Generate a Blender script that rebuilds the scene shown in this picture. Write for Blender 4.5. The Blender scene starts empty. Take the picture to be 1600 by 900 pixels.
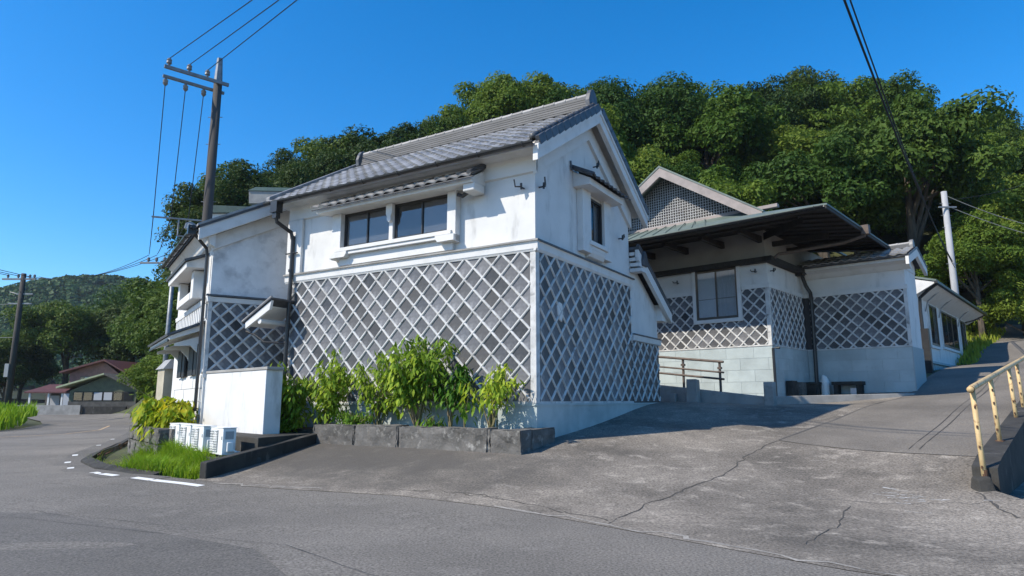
import bpy, bmesh, math, random
import numpy as np
from mathutils import Vector, Matrix
R_ = math.radians
sc = bpy.context.scene
C = sc.collection
random.seed(7)

# ------------------------------------------------------------------ camera, sky, sun, exposure
cam_d = bpy.data.cameras.new('camera'); cam = bpy.data.objects.new('camera', cam_d); C.objects.link(cam)
cam.location = (0, 0, 1.5); cam.rotation_euler = (R_(90 + 9.67), 0, 0)
cam_d.sensor_width = 36; cam_d.lens = 1027 / 1600 * 36; cam_d.clip_start = .1; cam_d.clip_end = 3000
sc.camera = cam
SUN_AZ = 66.0          # degrees from straight behind the camera towards its left
SUN_EL = 43.0
sd = Vector((-math.sin(R_(SUN_AZ)) * math.cos(R_(SUN_EL)), -math.cos(R_(SUN_AZ)) * math.cos(R_(SUN_EL)), math.sin(R_(SUN_EL))))
w = bpy.data.worlds.new('World'); sc.world = w; w.use_nodes = True
nt = w.node_tree; bg = nt.nodes['Background']
sky = nt.nodes.new('ShaderNodeTexSky'); sky.sky_type = 'NISHITA'; sky.sun_disc = False
sky.sun_elevation = R_(SUN_EL); sky.sun_rotation = math.atan2(sd.x, sd.y)
sky.altitude = 0; sky.air_density = 1.0; sky.dust_density = 0.45; sky.ozone_density = 6.0
hsv = nt.nodes.new('ShaderNodeHueSaturation'); hsv.inputs['Saturation'].default_value = 1.32; hsv.inputs['Hue'].default_value = .499
nt.links.new(sky.outputs[0], hsv.inputs['Color']); nt.links.new(hsv.outputs[0], bg.inputs[0]); bg.inputs[1].default_value = .15
sl = bpy.data.lights.new('sun', 'SUN'); sl.energy = 4.0; sl.angle = R_(.53); sl.color = (1, .92, .79)
so = bpy.data.objects.new('sun', sl); C.objects.link(so); so.rotation_euler = sd.to_track_quat('Z', 'Y').to_euler()
sc.view_settings.view_transform = 'Standard'; sc.view_settings.look = 'None'
sc.view_settings.exposure = 0.58; sc.view_settings.gamma = 1.0
sc.render.engine = 'CYCLES'
sc.cycles.max_bounces = 6; sc.cycles.diffuse_bounces = 2; sc.cycles.transparent_max_bounces = 8
sc.cycles.use_denoising = True

# ------------------------------------------------------------------ materials
MATS = {}
def newmat(name):
    m = bpy.data.materials.new(name); m.use_nodes = True
    return m, m.node_tree, m.node_tree.nodes['Principled BSDF']
def mat(name, col, rough=.8, col2=None, scale=4.0, lo=.4, hi=.6, bump=0.0, bscale=60.0, stretch=(1, 1, 1), spec=.3,
        metal=0.0, rnd=0.0, col3=None, scale3=1.0, lo3=.55, hi3=.75, stretch3=(1, 1, 1), detail=6.0, coord='Object', grain=0.0, gscale=200.0):
    """noise-mottled surface: col <-> col2 by one noise, patches of col3 by another, per-object value shift rnd"""
    m, t, b = newmat(name); N = t.nodes; L = t.links
    tc = N.new('ShaderNodeTexCoord')
    def noise(sca, st, det=detail, rgh=.6):
        mp = N.new('ShaderNodeMapping'); mp.inputs['Scale'].default_value = st
        L.new(tc.outputs[coord], mp.inputs['Vector'])
        n = N.new('ShaderNodeTexNoise'); n.inputs['Scale'].default_value = sca; n.inputs['Detail'].default_value = det
        n.inputs['Roughness'].default_value = rgh
        L.new(mp.outputs[0], n.inputs['Vector']); return n
    def ramp(n, a, c):
        r = N.new('ShaderNodeMapRange'); r.inputs[1].default_value = a; r.inputs[2].default_value = c
        L.new(n.outputs[0], r.inputs[0]); return r
    def mix(fac, a, c, blend='MIX'):
        x = N.new('ShaderNodeMix'); x.data_type = 'RGBA'; x.blend_type = blend
        if hasattr(fac, 'outputs'): L.new(fac.outputs[0], x.inputs[0])
        else: x.inputs[0].default_value = fac
        for i, v in ((6, a), (7, c)):
            if isinstance(v, tuple): x.inputs[i].default_value = (*v, 1) if len(v) == 3 else v
            else: L.new(v, x.inputs[i])
        return x.outputs[2]
    out = None
    if col2:
        out = mix(ramp(noise(scale, stretch), lo, hi), col, col2)
    if col3:
        out = mix(ramp(noise(scale3, stretch3), lo3, hi3), out if out else col, col3)
    if grain:
        g = noise(gscale, (1, 1, 1), 2.0); gr = ramp(g, .3, .7)
        cr = N.new('ShaderNodeMapRange'); L.new(gr.outputs[0], cr.inputs[0]); cr.inputs[3].default_value = 1 - grain; cr.inputs[4].default_value = 1 + grain
        hs = N.new('ShaderNodeHueSaturation')
        if out: L.new(out, hs.inputs['Color'])
        else: hs.inputs['Color'].default_value = (*col, 1)
        L.new(cr.outputs[0], hs.inputs['Value']); out = hs.outputs[0]
    if rnd:
        oi = N.new('ShaderNodeObjectInfo')
        mr = N.new('ShaderNodeMapRange'); L.new(oi.outputs['Random'], mr.inputs[0]); mr.inputs[3].default_value = 1 - rnd; mr.inputs[4].default_value = 1 + rnd
        hs = N.new('ShaderNodeHueSaturation')
        if out: L.new(out, hs.inputs['Color'])
        else: hs.inputs['Color'].default_value = (*col, 1)
        L.new(mr.outputs[0], hs.inputs['Value']); out = hs.outputs[0]
    if out: L.new(out, b.inputs['Base Color'])
    else: b.inputs['Base Color'].default_value = (*col, 1)
    b.inputs['Roughness'].default_value = rough; b.inputs['Specular IOR Level'].default_value = spec; b.inputs['Metallic'].default_value = metal
    if bump:
        n = noise(bscale, (1, 1, 1), 4.0); bp = N.new('ShaderNodeBump'); bp.inputs['Strength'].default_value = bump; bp.inputs['Distance'].default_value = .02
        L.new(n.outputs[0], bp.inputs['Height']); L.new(bp.outputs[0], b.inputs['Normal'])
    MATS[name] = m
    return m
def leafmat(name, col, col2, trans=.35, rnd=.25, scale=.6, hue=.02):
    m, t, b = newmat(name); N = t.nodes; L = t.links
    tc = N.new('ShaderNodeTexCoord'); n = N.new('ShaderNodeTexNoise'); n.inputs['Scale'].default_value = scale; n.inputs['Detail'].default_value = 3
    L.new(tc.outputs['Object'], n.inputs['Vector'])
    mr = N.new('ShaderNodeMapRange'); mr.inputs[1].default_value = .35; mr.inputs[2].default_value = .65; L.new(n.outputs[0], mr.inputs[0])
    x = N.new('ShaderNodeMix'); x.data_type = 'RGBA'; x.inputs[6].default_value = (*col, 1); x.inputs[7].default_value = (*col2, 1); L.new(mr.outputs[0], x.inputs[0])
    oi = N.new('ShaderNodeObjectInfo'); hs = N.new('ShaderNodeHueSaturation'); L.new(x.outputs[2], hs.inputs['Color'])
    v = N.new('ShaderNodeMapRange'); L.new(oi.outputs['Random'], v.inputs[0]); v.inputs[3].default_value = 1 - rnd; v.inputs[4].default_value = 1 + rnd; L.new(v.outputs[0], hs.inputs['Value'])
    h = N.new('ShaderNodeMapRange'); L.new(oi.outputs['Random'], h.inputs[0]); h.inputs[3].default_value = .5 + hue; h.inputs[4].default_value = .5 - hue; L.new(h.outputs[0], hs.inputs['Hue'])
    L.new(hs.outputs[0], b.inputs['Base Color']); b.inputs['Roughness'].default_value = .62; b.inputs['Specular IOR Level'].default_value = .18
    tr = N.new('ShaderNodeBsdfTranslucent'); L.new(hs.outputs[0], tr.inputs['Color'])
    ms = N.new('ShaderNodeMixShader'); ms.inputs[0].default_value = trans
    L.new(b.outputs[0], ms.inputs[1]); L.new(tr.outputs[0], ms.inputs[2]); L.new(ms.outputs[0], N['Material Output'].inputs['Surface'])
    MATS[name] = m; return m
mat('plaster', (.665, .66, .645), .85, (.57, .568, .555), 1.1, .42, .72, bump=.12, bscale=40, col3=(.33, .325, .31), scale3=1.6, lo3=.56, hi3=.80, stretch3=(1.6, 1.6, .5), detail=10)
mat('plaster_mould', (.74, .74, .74), .9, (.62, .62, .62), 1.6, .4, .65, bump=.15, bscale=40, col3=(.25, .25, .26), scale3=1.4, lo3=.5, hi3=.78, stretch3=(1, 1, 1.1), detail=9)
mat('trim', (.655, .65, .635), .8, (.52, .52, .50), 2.5, .5, .8, bump=.08, bscale=50)
mat('joint', (.60, .595, .58), .8, (.38, .38, .37), 3.0, .42, .68, bump=.25, bscale=45, col3=(.17, .17, .17), scale3=4.2, lo3=.57, hi3=.72, detail=9)
mat('tile_wall', (.108, .110, .120), .56, (.035, .036, .041), 5.0, .36, .66, bump=.10, bscale=22, rnd=.68, col3=(.225, .226, .235), scale3=3.0, lo3=.52, hi3=.72, spec=1.0, detail=9)
_t = MATS['tile_wall'].node_tree; _b = _t.nodes['Principled BSDF']; _b.inputs['IOR'].default_value = 1.55
_o = _t.nodes.new('ShaderNodeObjectInfo'); _m = _t.nodes.new('ShaderNodeMath'); _m.operation = 'MULTIPLY'; _m.inputs[1].default_value = 17.3; _f = _t.nodes.new('ShaderNodeMath'); _f.operation = 'FRACT'
_r = _t.nodes.new('ShaderNodeMapRange'); _r.inputs[3].default_value = .42; _r.inputs[4].default_value = .82
_t.links.new(_o.outputs['Random'], _m.inputs[0]); _t.links.new(_m.outputs[0], _f.inputs[0]); _t.links.new(_f.outputs[0], _r.inputs[0]); _t.links.new(_r.outputs[0], _b.inputs['Roughness'])
_r2 = _t.nodes.new('ShaderNodeMapRange'); _r2.inputs[3].default_value = .35; _r2.inputs[4].default_value = 1.0; _t.links.new(_f.outputs[0], _r2.inputs[0]); _t.links.new(_r2.outputs[0], _b.inputs['Specular IOR Level'])
mat('tile_backing', (.07, .07, .075), .8)
mat('plinth', (.44, .49, .48), .85, (.33, .38, .375), 1.2, .4, .65, bump=.2, bscale=25, col3=(.13, .14, .14), scale3=1.7, lo3=.66, hi3=.85)
mat('block', (.42, .48, .485), .85, (.35, .40, .405), 1.5, .4, .65, bump=.2, bscale=25, col3=(.17, .19, .19), scale3=2.2, lo3=.66, hi3=.85, rnd=.06)
mat('mortar', (.34, .38, .385), .9)
mat('kawara', (.30, .295, .29), .5, (.19, .187, .185), 4, .35, .65, bump=.08, bscale=30, spec=.5, rnd=.3, col3=(.42, .41, .395), scale3=2.2, lo3=.55, hi3=.8)
mat('kawara_dark', (.085, .09, .10), .5, (.05, .053, .06), 5, .4, .6, spec=.45, rnd=.2)
mat('black_metal', (.018, .018, .02), .4, (.03, .03, .03), 3, .4, .7, spec=.5)
mat('dark_wood', (.030, .027, .025), .75, (.05, .045, .04), 4, .4, .7, stretch=(6, 1, 1), bump=.1)
mat('shutter', (.022, .022, .024), .6, (.035, .034, .033), 5, .4, .7, stretch=(8, 8, .5))
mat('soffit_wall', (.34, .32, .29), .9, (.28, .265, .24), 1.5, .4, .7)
mat('copper', (.135, .172, .155), .6, (.095, .125, .115), 1.2, .4, .65, spec=.4, col3=(.19, .225, .20), scale3=3, lo3=.6, hi3=.8, stretch3=(1, 3, 1))
mat('barge', (.33, .285, .265), .8, (.25, .22, .205), 3, .4, .7)
mat('alu', (.10, .085, .07), .4, (.13, .11, .09), 3, .4, .6, metal=.3)
mat('asphalt', (.198, .180, .157), .9, (.135, .124, .109), .28, .36, .62, bump=.5, bscale=90, grain=.5, gscale=38, detail=9, col3=(.24, .22, .195), scale3=1.1, lo3=.58, hi3=.8, coord='Object')
mat('asphalt_patch', (.142, .131, .117), .9, (.113, .105, .094), .5, .4, .65, bump=.5, bscale=90, grain=.45, gscale=42)
mat('apron', (.262, .23, .192), .92, (.116, .103, .087), .42, .34, .64, bump=.6, bscale=55, grain=.5, gscale=30, col3=(.355, .316, .266), scale3=2.6, lo3=.54, hi3=.74, detail=9)
mat('apron_wet', (.105, .098, .09), .92, (.075, .071, .067), .9, .38, .66, bump=.6, bscale=55, grain=.35, gscale=36)
mat('ramp', (.20, .179, .153), .92, (.135, .121, .104), .45, .38, .66, bump=.5, bscale=60, grain=.35, gscale=40)
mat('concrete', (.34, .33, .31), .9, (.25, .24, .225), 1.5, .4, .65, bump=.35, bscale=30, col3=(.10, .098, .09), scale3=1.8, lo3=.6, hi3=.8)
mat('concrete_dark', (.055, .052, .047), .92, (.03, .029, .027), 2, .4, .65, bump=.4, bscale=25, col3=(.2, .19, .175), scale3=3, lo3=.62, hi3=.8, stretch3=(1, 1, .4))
mat('stone', (.16, .15, .137), .92, (.07, .066, .06), 3, .36, .66, bump=.9, bscale=18, col3=(.33, .315, .285), scale3=6, lo3=.55, hi3=.75, rnd=.15, detail=9)
mat('paint_white', (.72, .72, .70), .7, (.45, .45, .44), 6, .5, .75, grain=.15)
mat('paint_yellow', (.55, .38, .22), .8, (.30, .23, .16), 5, .4, .7)
mat('soil', (.07, .055, .04), .95, (.045, .036, .027), 6, .4, .6, bump=.6, bscale=20)
mat('ground', (.075, .085, .035), .95, (.055, .06, .03), .8, .4, .6, bump=.4, bscale=4)
mat('hill_ground', (.028, .035, .014), .95, (.02, .025, .012), .3, .4, .6)
mat('bark', (.11, .09, .07), .9, (.06, .05, .04), 5, .4, .6, bump=.5, bscale=12, stretch=(1, 1, .3))
mat('bark_pale', (.26, .23, .19), .9, (.17, .15, .12), 5, .4, .6)
mat('stem', (.20, .15, .09), .8, (.14, .15, .05), 4, .4, .6)
mat('pole_concrete', (.075, .068, .062), .85, (.05, .046, .043), 3, .4, .65, stretch=(1, 1, .2), bump=.1)
mat('pole_pale', (.40, .40, .41), .8, (.31, .31, .32), 3, .4, .65, stretch=(1, 1, .2))
mat('galv', (.25, .26, .27), .5, (.18, .19, .2), 6, .4, .6, metal=.4)
mat('ceramic', (.16, .15, .14), .3, spec=.6)
mat('cable', (.012, .012, .013), .6)
mat('cable_pale', (.22, .22, .2), .6)
mat('ac_white', (.74, .74, .72), .45, (.66, .66, .63), 3, .5, .75)
mat('ac_grey', (.30, .31, .32), .5)
mat('ac_dark', (.03, .03, .032), .6)
mat('yellow_rail', (.60, .44, .22), .6, (.50, .35, .17), 4, .4, .65, col3=(.16, .06, .025), scale3=9, lo3=.57, hi3=.66, spec=.4)
mat('rust', (.15, .075, .04), .85, (.08, .045, .03), 8, .4, .6)
mat('rail_brown', (.13, .095, .075), .6, (.09, .07, .06), 8, .4, .6)
mat('maroon_roof', (.115, .045, .045), .6, (.08, .035, .035), 3, .4, .6)
mat('maroon_wall', (.23, .125, .115), .8, (.17, .10, .09), 2, .4, .6)
mat('green_roof', (.36, .40, .25), .6, (.28, .32, .2), 3, .4, .6)
mat('green_wall', (.13, .14, .085), .85, (.10, .105, .07), 2, .4, .6)
mat('house_dark', (.11, .105, .095), .85, (.075, .07, .065), 2, .4, .6)
mat('beige', (.45, .41, .31), .9, (.33, .30, .23), 2, .4, .65)
mat('dark_green_metal', (.03, .06, .05), .5, (.04, .075, .06), 3, .4, .6, spec=.5)
mat('grey_roof', (.32, .32, .31), .7, (.25, .25, .25), 3, .4, .6)
mat('curtain', (.55, .56, .56), .9, (.45, .46, .47), 8, .4, .6, stretch=(8, 8, .3))
mat('curtain_reflect', (.74, .78, .80), .9, (.66, .70, .73), 8, .4, .6, stretch=(8, 8, .3))  # lightened and bluish: the pane's sky reflection put into the curtain colour
mat('paper', (.42, .43, .45), .9)
mat('dark_room', (.012, .013, .015), .9)
def glassmat(name, tint, rough=.03, alpha=.5):
    m, t, b = newmat(name); b.inputs['Base Color'].default_value = (*tint, 1); b.inputs['Roughness'].default_value = rough
    b.inputs['Specular IOR Level'].default_value = 1.0; b.inputs['IOR'].default_value = 1.8; b.inputs['Alpha'].default_value = .55
    b.inputs['Alpha'].default_value = alpha; MATS[name] = m
glassmat('glass', (.02, .025, .03), .03, .42); glassmat('glass_blue', (.14, .22, .28), .04, .22)  # low alpha lets pale backings pass for sky reflection; glass_blue's tint adds to it
leafmat('leaf_dark', (.032, .062, .013), (.055, .092, .018), .28, scale=1.6)
leafmat('leaf_mid', (.046, .094, .016), (.082, .136, .022), .33, scale=1.6)
leafmat('leaf_bright', (.082, .146, .018), (.14, .20, .027), .38, scale=1.6)
leafmat('leaf_far', (.04, .085, .022), (.062, .118, .03), .2, scale=.05)
leafmat('leaf_shrub', (.16, .28, .022), (.40, .50, .05), .42, scale=12, rnd=.3)
leafmat('leaf_shrub2', (.07, .17, .018), (.15, .28, .03), .4, scale=9)
leafmat('leaf_yellow', (.17, .31, .015), (.50, .44, .02), .4, scale=5)
leafmat('grass', (.15, .30, .014), (.27, .40, .025), .4, scale=2.5)
leafmat('grass_dry', (.20, .28, .03), (.30, .34, .05), .4, scale=1.5)
leafmat('dry_leaf', (.16, .10, .05), (.09, .06, .03), .3, scale=3)

# ------------------------------------------------------------------ mesh helpers
class MB:
    def __init__(s): s.v = []; s.f = []
    def poly(s, pts):
        i = len(s.v); s.v += [tuple(p) for p in pts]; s.f.append(tuple(range(i, i + len(pts)))); return s
    def box(s, x0, x1, y0, y1, z0, z1):
        i = len(s.v)
        s.v += [(x, y, z) for z in (z0, z1) for y in (y0, y1) for x in (x0, x1)]
        for q in ((0, 2, 3, 1), (4, 5, 7, 6), (0, 1, 5, 4), (2, 6, 7, 3), (0, 4, 6, 2), (1, 3, 7, 5)): s.f.append(tuple(i + k for k in q))
        return s
    def hexa(s, bot, top):
        i = len(s.v); s.v += [tuple(p) for p in bot] + [tuple(p) for p in top]; n = len(bot)
        s.f.append(tuple(i + k for k in reversed(range(n)))); s.f.append(tuple(i + n + k for k in range(n)))
        for k in range(n): s.f.append((i + k, i + (k + 1) % n, i + n + (k + 1) % n, i + n + k))
        return s
    def prism(s, prof, a0, a1, axis='x'):
        """profile of 2-D points extruded along axis: x -> (y,z), y -> (x,z), z -> (x,y)"""
        def P(p, a): return {'x': (a, p[0], p[1]), 'y': (p[0], a, p[1]), 'z': (p[0], p[1], a)}[axis]
        return s.hexa([P(p, a0) for p in prof], [P(p, a1) for p in prof])
    def tube(s, pts, r, n=8, r1=None, cap=True):
        pts = [Vector(p) for p in pts]; i0 = len(s.v); m = len(pts)
        up = None
        for k, p in enumerate(pts):
            d = (pts[min(k + 1, m - 1)] - pts[max(k - 1, 0)]).normalized()
            if up is None:
                up = Vector((0, 0, 1)) if abs(d.z) < .9 else Vector((1, 0, 0))
            a = d.cross(up).normalized(); b = d.cross(a).normalized(); up = b * -1 if abs(d.dot(b)) < .99 else up
            rr = r if r1 is None else r + (r1 - r) * k / (m - 1)
            if isinstance(r, (list, tuple)): rr = r[k]
            for j in range(n):
                t = 2 * math.pi * j / n; q = p + a * (rr * math.cos(t)) + b * (rr * math.sin(t)); s.v.append(tuple(q))
        for k in range(m - 1):
            for j in range(n):
                s.f.append((i0 + k * n + j, i0 + k * n + (j + 1) % n, i0 + (k + 1) * n + (j + 1) % n, i0 + (k + 1) * n + j))
        if cap:
            s.f.append(tuple(i0 + j for j in reversed(range(n)))); s.f.append(tuple(i0 + (m - 1) * n + j for j in range(n)))
        return s
    def mesh(s, name):
        me = bpy.data.meshes.new(name); me.from_pydata(s.v, [], s.f); me.update()
        bm = bmesh.new(); bm.from_mesh(me); bmesh.ops.recalc_face_normals(bm, faces=bm.faces); bm.to_mesh(me); bm.free()
        return me
    def build(s, name, m, parent=None, loc=None, rotz=0, smooth=False, bevel=0):
        return link(name, s.mesh(name), m, parent, loc, rotz, smooth, bevel)
def link(name, me, m, parent=None, loc=None, rotz=0, smooth=False, bevel=0):
    o = bpy.data.objects.new(name, me); C.objects.link(o)
    if m and not me.materials: me.materials.append(MATS[m] if isinstance(m, str) else m)
    if parent: o.parent = parent
    if loc is not None: o.location = loc
    o.rotation_euler.z = rotz
    if smooth:
        me.polygons.foreach_set('use_smooth', [True] * len(me.polygons))
    if bevel:
        b = o.modifiers.new('bevel', 'BEVEL'); b.width = bevel; b.segments = 2; b.limit_method = 'ANGLE'
    return o
def tag(o, label=None, cat=None, group=None, kind=None):
    if label: o['label'] = label
    if cat: o['category'] = cat
    if group: o['group'] = group
    if kind: o['kind'] = kind
    return o
def empty(name, loc, rz=0, **k):
    o = bpy.data.objects.new(name, None); C.objects.link(o); o.location = loc; o.rotation_euler.z = rz; o.empty_display_size = .2
    return tag(o, **k)
def copy_tree(o, parent=None):
    c = o.copy(); C.objects.link(c)
    if parent: c.parent = parent
    for ch in o.children: copy_tree(ch, c)
    return c
def fastmesh(name, co, quads):
    """co (n,3) float, quads (m,k) int"""
    me = bpy.data.meshes.new(name); k = quads.shape[1]
    me.vertices.add(len(co)); me.vertices.foreach_set('co', np.ascontiguousarray(co, dtype=np.float32).ravel())
    me.loops.add(quads.size); me.loops.foreach_set('vertex_index', np.ascontiguousarray(quads, dtype=np.int32).ravel())
    me.polygons.add(len(quads)); me.polygons.foreach_set('loop_start', np.arange(0, quads.size, k, dtype=np.int32))
    me.update(calc_edges=True); return me
def clip(poly, x0, x1, z0, z1):
    def cut(p, f):
        out = []
        for i in range(len(p)):
            a, b = p[i], p[(i + 1) % len(p)]; fa, fb = f(a), f(b)
            if fa >= 0: out.append(a)
            if (fa >= 0) != (fb >= 0):
                t = fa / (fa - fb); out.append((a[0] + (b[0] - a[0]) * t, a[1] + (b[1] - a[1]) * t))
        return out
    for f in (lambda q: q[0] - x0, lambda q: x1 - q[0], lambda q: q[1] - z0, lambda q: z1 - q[1]):
        if len(poly) < 3: return []
        poly = cut(poly, f)
    return poly if len(poly) >= 3 else []
def area(p): return abs(sum(p[i][0] * p[(i + 1) % len(p)][1] - p[(i + 1) % len(p)][0] * p[i][1] for i in range(len(p)))) / 2

class Frame:
    """plan frame of a building: local x runs right along its front, local y back along its side"""
    def __init__(s, o, deg):
        a = R_(deg); s.r = (math.sin(a), -math.cos(a)); s.v = (math.cos(a), math.sin(a)); s.o = o; s.rz = math.atan2(-math.cos(a), math.sin(a))
    def W(s, x, y): return (s.o[0] + s.r[0] * x + s.v[0] * y, s.o[1] + s.r[1] * x + s.v[1] * y)
M = Frame((.51, 14.0), 58.36)       # street storehouse
S = Frame((-8.375, 18.0), 34.03)    # older storehouse by the road
Q = Frame((8.69, 22.0), 47.85)      # office house on the right

# ------------------------------------------------------------------ ground
ctl = []
def cp(xy, z): ctl.append((xy[0], xy[1], z))
for p in [(-4.4, 11.8), (-1.8, 10.8), (0, 9.5), (1.1, 8.3), (2, 7.3), (3, 6.2), (0, 5), (-5, 8), (-10, 12), (5, 3), (8, 0), (-15, 20), (-9.2, 15), (-11.3, 18), (-14.5, 24.6), (-20.5, 37),
          (-30, 30), (-29, 53), (-45, 45), (-50, 80), (-80, 80), (-20, 10), (0, -10), (-25, -5), (-60, 20), (4.5, 6.2), (6.2, 8.2), (-7, 9), (-2, 8), (1, 3)]: cp(p, 0)
for x, y, z in [(-5.4, -1.1, .5), (-2.7, -1.1, .5), (.3, -1.1, .48), (0, .84, .70), (0, 2.34, .84), (0, 3.76, 1.0), (0, 5.76, 1.27), (0, 7.6, 1.44), (-3, 2, .8), (-7, 3, .9), (-3, 6, 1.2), (-8, 8, 1.2)]: cp(M.W(x, y), z)
for x, y, z in [(0, 0, 1.36), (-4, -1.2, 1.44), (-8, 0, 1.6), (3.4, 3.4, 1.74), (0, 5, 1.9), (3.2, 7, 2.45), (3.2, 12, 2.95), (3.2, 18, 3.35), (-6, 8, 2.2), (-4, 18, 3.3)]: cp(Q.W(x, y), z)
RP = (6.95, 10.15); RV = Q.v
for s_, off, z in [(0, 0, .22), (2.1, 0, .62), (5.1, 0, .95), (6.8, 0, 1.16), (12, 0, 1.84), (20, 0, 2.9), (30, 0, 4.1), (45, 0, 5.6), (2.1, -1.6, .55), (5.1, -3, .9), (9, -3, 1.4), (14, -3.5, 1.95), (20, -4, 2.75), (30, -4, 3.9), (0, -2, .2)]:
    cp((RP[0] + RV[0] * s_ + Q.r[0] * off, RP[1] + RV[1] * s_ + Q.r[1] * off), z)
for p, z in [((-14, 36), .4), ((-5, 34), 1.6), ((5, 40), 2.8), ((-20, 50), .6), ((-30, 75), .5), ((20, 45), 4.5), ((60, 70), 7), ((0, 60), 4), ((40, 100), 8)]: cp(p, z)
ctl = np.array(ctl)
def _phi(d): return d * d * np.log(d + 1e-9)
_n = len(ctl); _d = np.hypot(ctl[:, None, 0] - ctl[None, :, 0], ctl[:, None, 1] - ctl[None, :, 1])
_A = np.zeros((_n + 3, _n + 3)); _A[:_n, :_n] = _phi(_d) + np.eye(_n) * .6; _A[:_n, _n] = 1; _A[:_n, _n + 1:] = ctl[:, :2]; _A[_n, :_n] = 1; _A[_n + 1:, :_n] = ctl[:, :2].T
_w = np.linalg.solve(_A, np.concatenate([ctl[:, 2], np.zeros(3)]))
def sstep(a, b, x): t = np.clip((x - a) / (b - a), 0, 1); return t * t * (3 - 2 * t)
def near_h(X, Y):
    d = np.hypot(X[:, None] - ctl[None, :, 0], Y[:, None] - ctl[None, :, 1])
    return _phi(d) @ _w[:_n] + _w[_n] + X * _w[_n + 1] + Y * _w[_n + 2]
# crest of the wooded hill: bearing from the camera (x over y) against the height of its ground at 72 m
_SKY = [(150, 560), (230, 480), (300, 395), (370, 305), (400, 285), (440, 265), (500, 240), (540, 238), (580, 222), (620, 200), (660, 182), (700, 166), (760, 146), (820, 138), (870, 142), (910, 150), (940, 146), (985, 140),
        (1030, 132), (1080, 138), (1140, 144), (1200, 134), (1260, 136), (1300, 134), (1360, 142), (1420, 144), (1480, 142), (1540, 145), (1600, 145), (1900, 170), (2400, 250)]
_cr, _cz = [], []
for _x, _y in _SKY:
    _yc = (450 - _y) / 1027; _Y = math.cos(R_(9.67)) - _yc * math.sin(R_(9.67)); _Z = math.sin(R_(9.67)) + _yc * math.cos(R_(9.67))
    _cr.append((_x - 800) / 1027 / _Y); _cz.append(max(0, 1.5 + 72 * _Z / _Y - (9.8 if _x < 690 else 11.5 if _x < 900 else 13.2)))
def H(X, Y):
    X = np.atleast_1d(np.asarray(X, float)); Y = np.atleast_1d(np.asarray(Y, float))
    far = 4 * sstep(-15, 30, X) * sstep(10, 60, Y)
    wt = 1 - sstep(45, 90, np.hypot(X + 5, Y - 20))
    z = wt * near_h(X, Y) + (1 - wt) * far
    z = np.where((Y < 4) & (X < 7), np.minimum(z, 0) * 0, z)
    crest = np.interp(X / np.maximum(Y, 1.0), _cr, _cz, left=0); foot = 44 - 6 * sstep(-30, 5, X) + 5 * sstep(20, 50, X)
    w = sstep(0, 1, (Y - foot) / (72 - foot)) * (crest > 0)
    return z * (1 - w) + np.maximum(crest - .8, 0) * w * (1 - .4 * sstep(75, 115, Y))
def h1(x, y): return float(H(x, y)[0])
def sheet(name, poly, off, m, step=1.0, zf=None, lines=None):
    """a polygon laid over the terrain: cut along a grid, then dropped on the height function"""
    bm = bmesh.new(); bm.faces.new([bm.verts.new((x, y, 0)) for x, y in poly])
    xs = [p[0] for p in poly]; ys = [p[1] for p in poly]
    gx = lines[0] if lines else np.arange(min(xs) + step * .5, max(xs), step); gy = lines[1] if lines else np.arange(min(ys) + step * .5, max(ys), step)
    for no, vals in (((1, 0, 0), gx), ((0, 1, 0), gy)):
        for v in vals:
            bmesh.ops.bisect_plane(bm, geom=bm.verts[:] + bm.edges[:] + bm.faces[:], plane_co=(v, 0, 0) if no[0] else (0, v, 0), plane_no=no)
    bmesh.ops.triangulate(bm, faces=bm.faces)
    X = np.array([v.co.x for v in bm.verts]); Y = np.array([v.co.y for v in bm.verts])
    Z = (zf or H)(X, Y) + off
    for v, z in zip(bm.verts, Z): v.co.z = z
    me = bpy.data.meshes.new(name); bm.to_mesh(me); bm.free()
    return link(name, me, m, smooth=True)
def gl(a, b, n): return list(np.linspace(a, b, n))
big = [(-700, -60), (7.0, -60), (7.0, 9.9), (7.0 + RV[0] * 60, 9.9 + RV[1] * 60), (140, 90), (400, 160), (400, 420), (-700, 420)]
lin = (sorted(gl(-680, -80, 16) + gl(-78, 78, 105) + gl(90, 390, 8)), sorted(gl(-50, -4, 5) + gl(-2, 92, 90) + gl(100, 410, 12)))
tag(sheet('ground', big, -.10, 'ground', lines=lin), kind='structure')
def low_z(X, Y): return .04 + 0 * X
tag(sheet('lower_ground', [(7.0, -60), (500, -60), (400, 160), (140, 90), (7.0 + RV[0] * 60, 9.9 + RV[1] * 60), (7.0, 9.9)], 0, 'apron', zf=low_z, lines=([], [])), kind='structure')
# asphalt road: a bend going round to the left
edge_r = [(-5.9, 12.6), (-7.6, 13.5), (-9.2, 14.9), (-10.6, 16.6), (-11.6, 18.6), (-12.7, 21.4), (-14.5, 25.2), (-17.2, 31), (-20.5, 37.4), (-25, 45.5), (-31, 55)]
edge_l = [(-60, 78), (-48, 66), (-38, 54), (-31.5, 45), (-27.5, 37.5), (-26.5, 34), (-29, 31), (-60, 26)]
road = [(-60, -25), (7.0, -25), (7.0, 3), (3.0, 6.2), (2.0, 7.3), (1.1, 8.3), (0, 9.5), (-1.8, 10.8), (-4.4, 11.8)] + edge_r + [(-52, 84)] + edge_l
tag(sheet('asphalt_road', road, 0, 'asphalt', step=1.5), kind='structure')
tag(sheet('road_patch', [(-12, -3), (.0, 3.0), (-2.6, 7.0), (-6.2, 9.3), (-13, 9.3)], .004, 'asphalt_patch', step=2.0), kind='structure')
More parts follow.
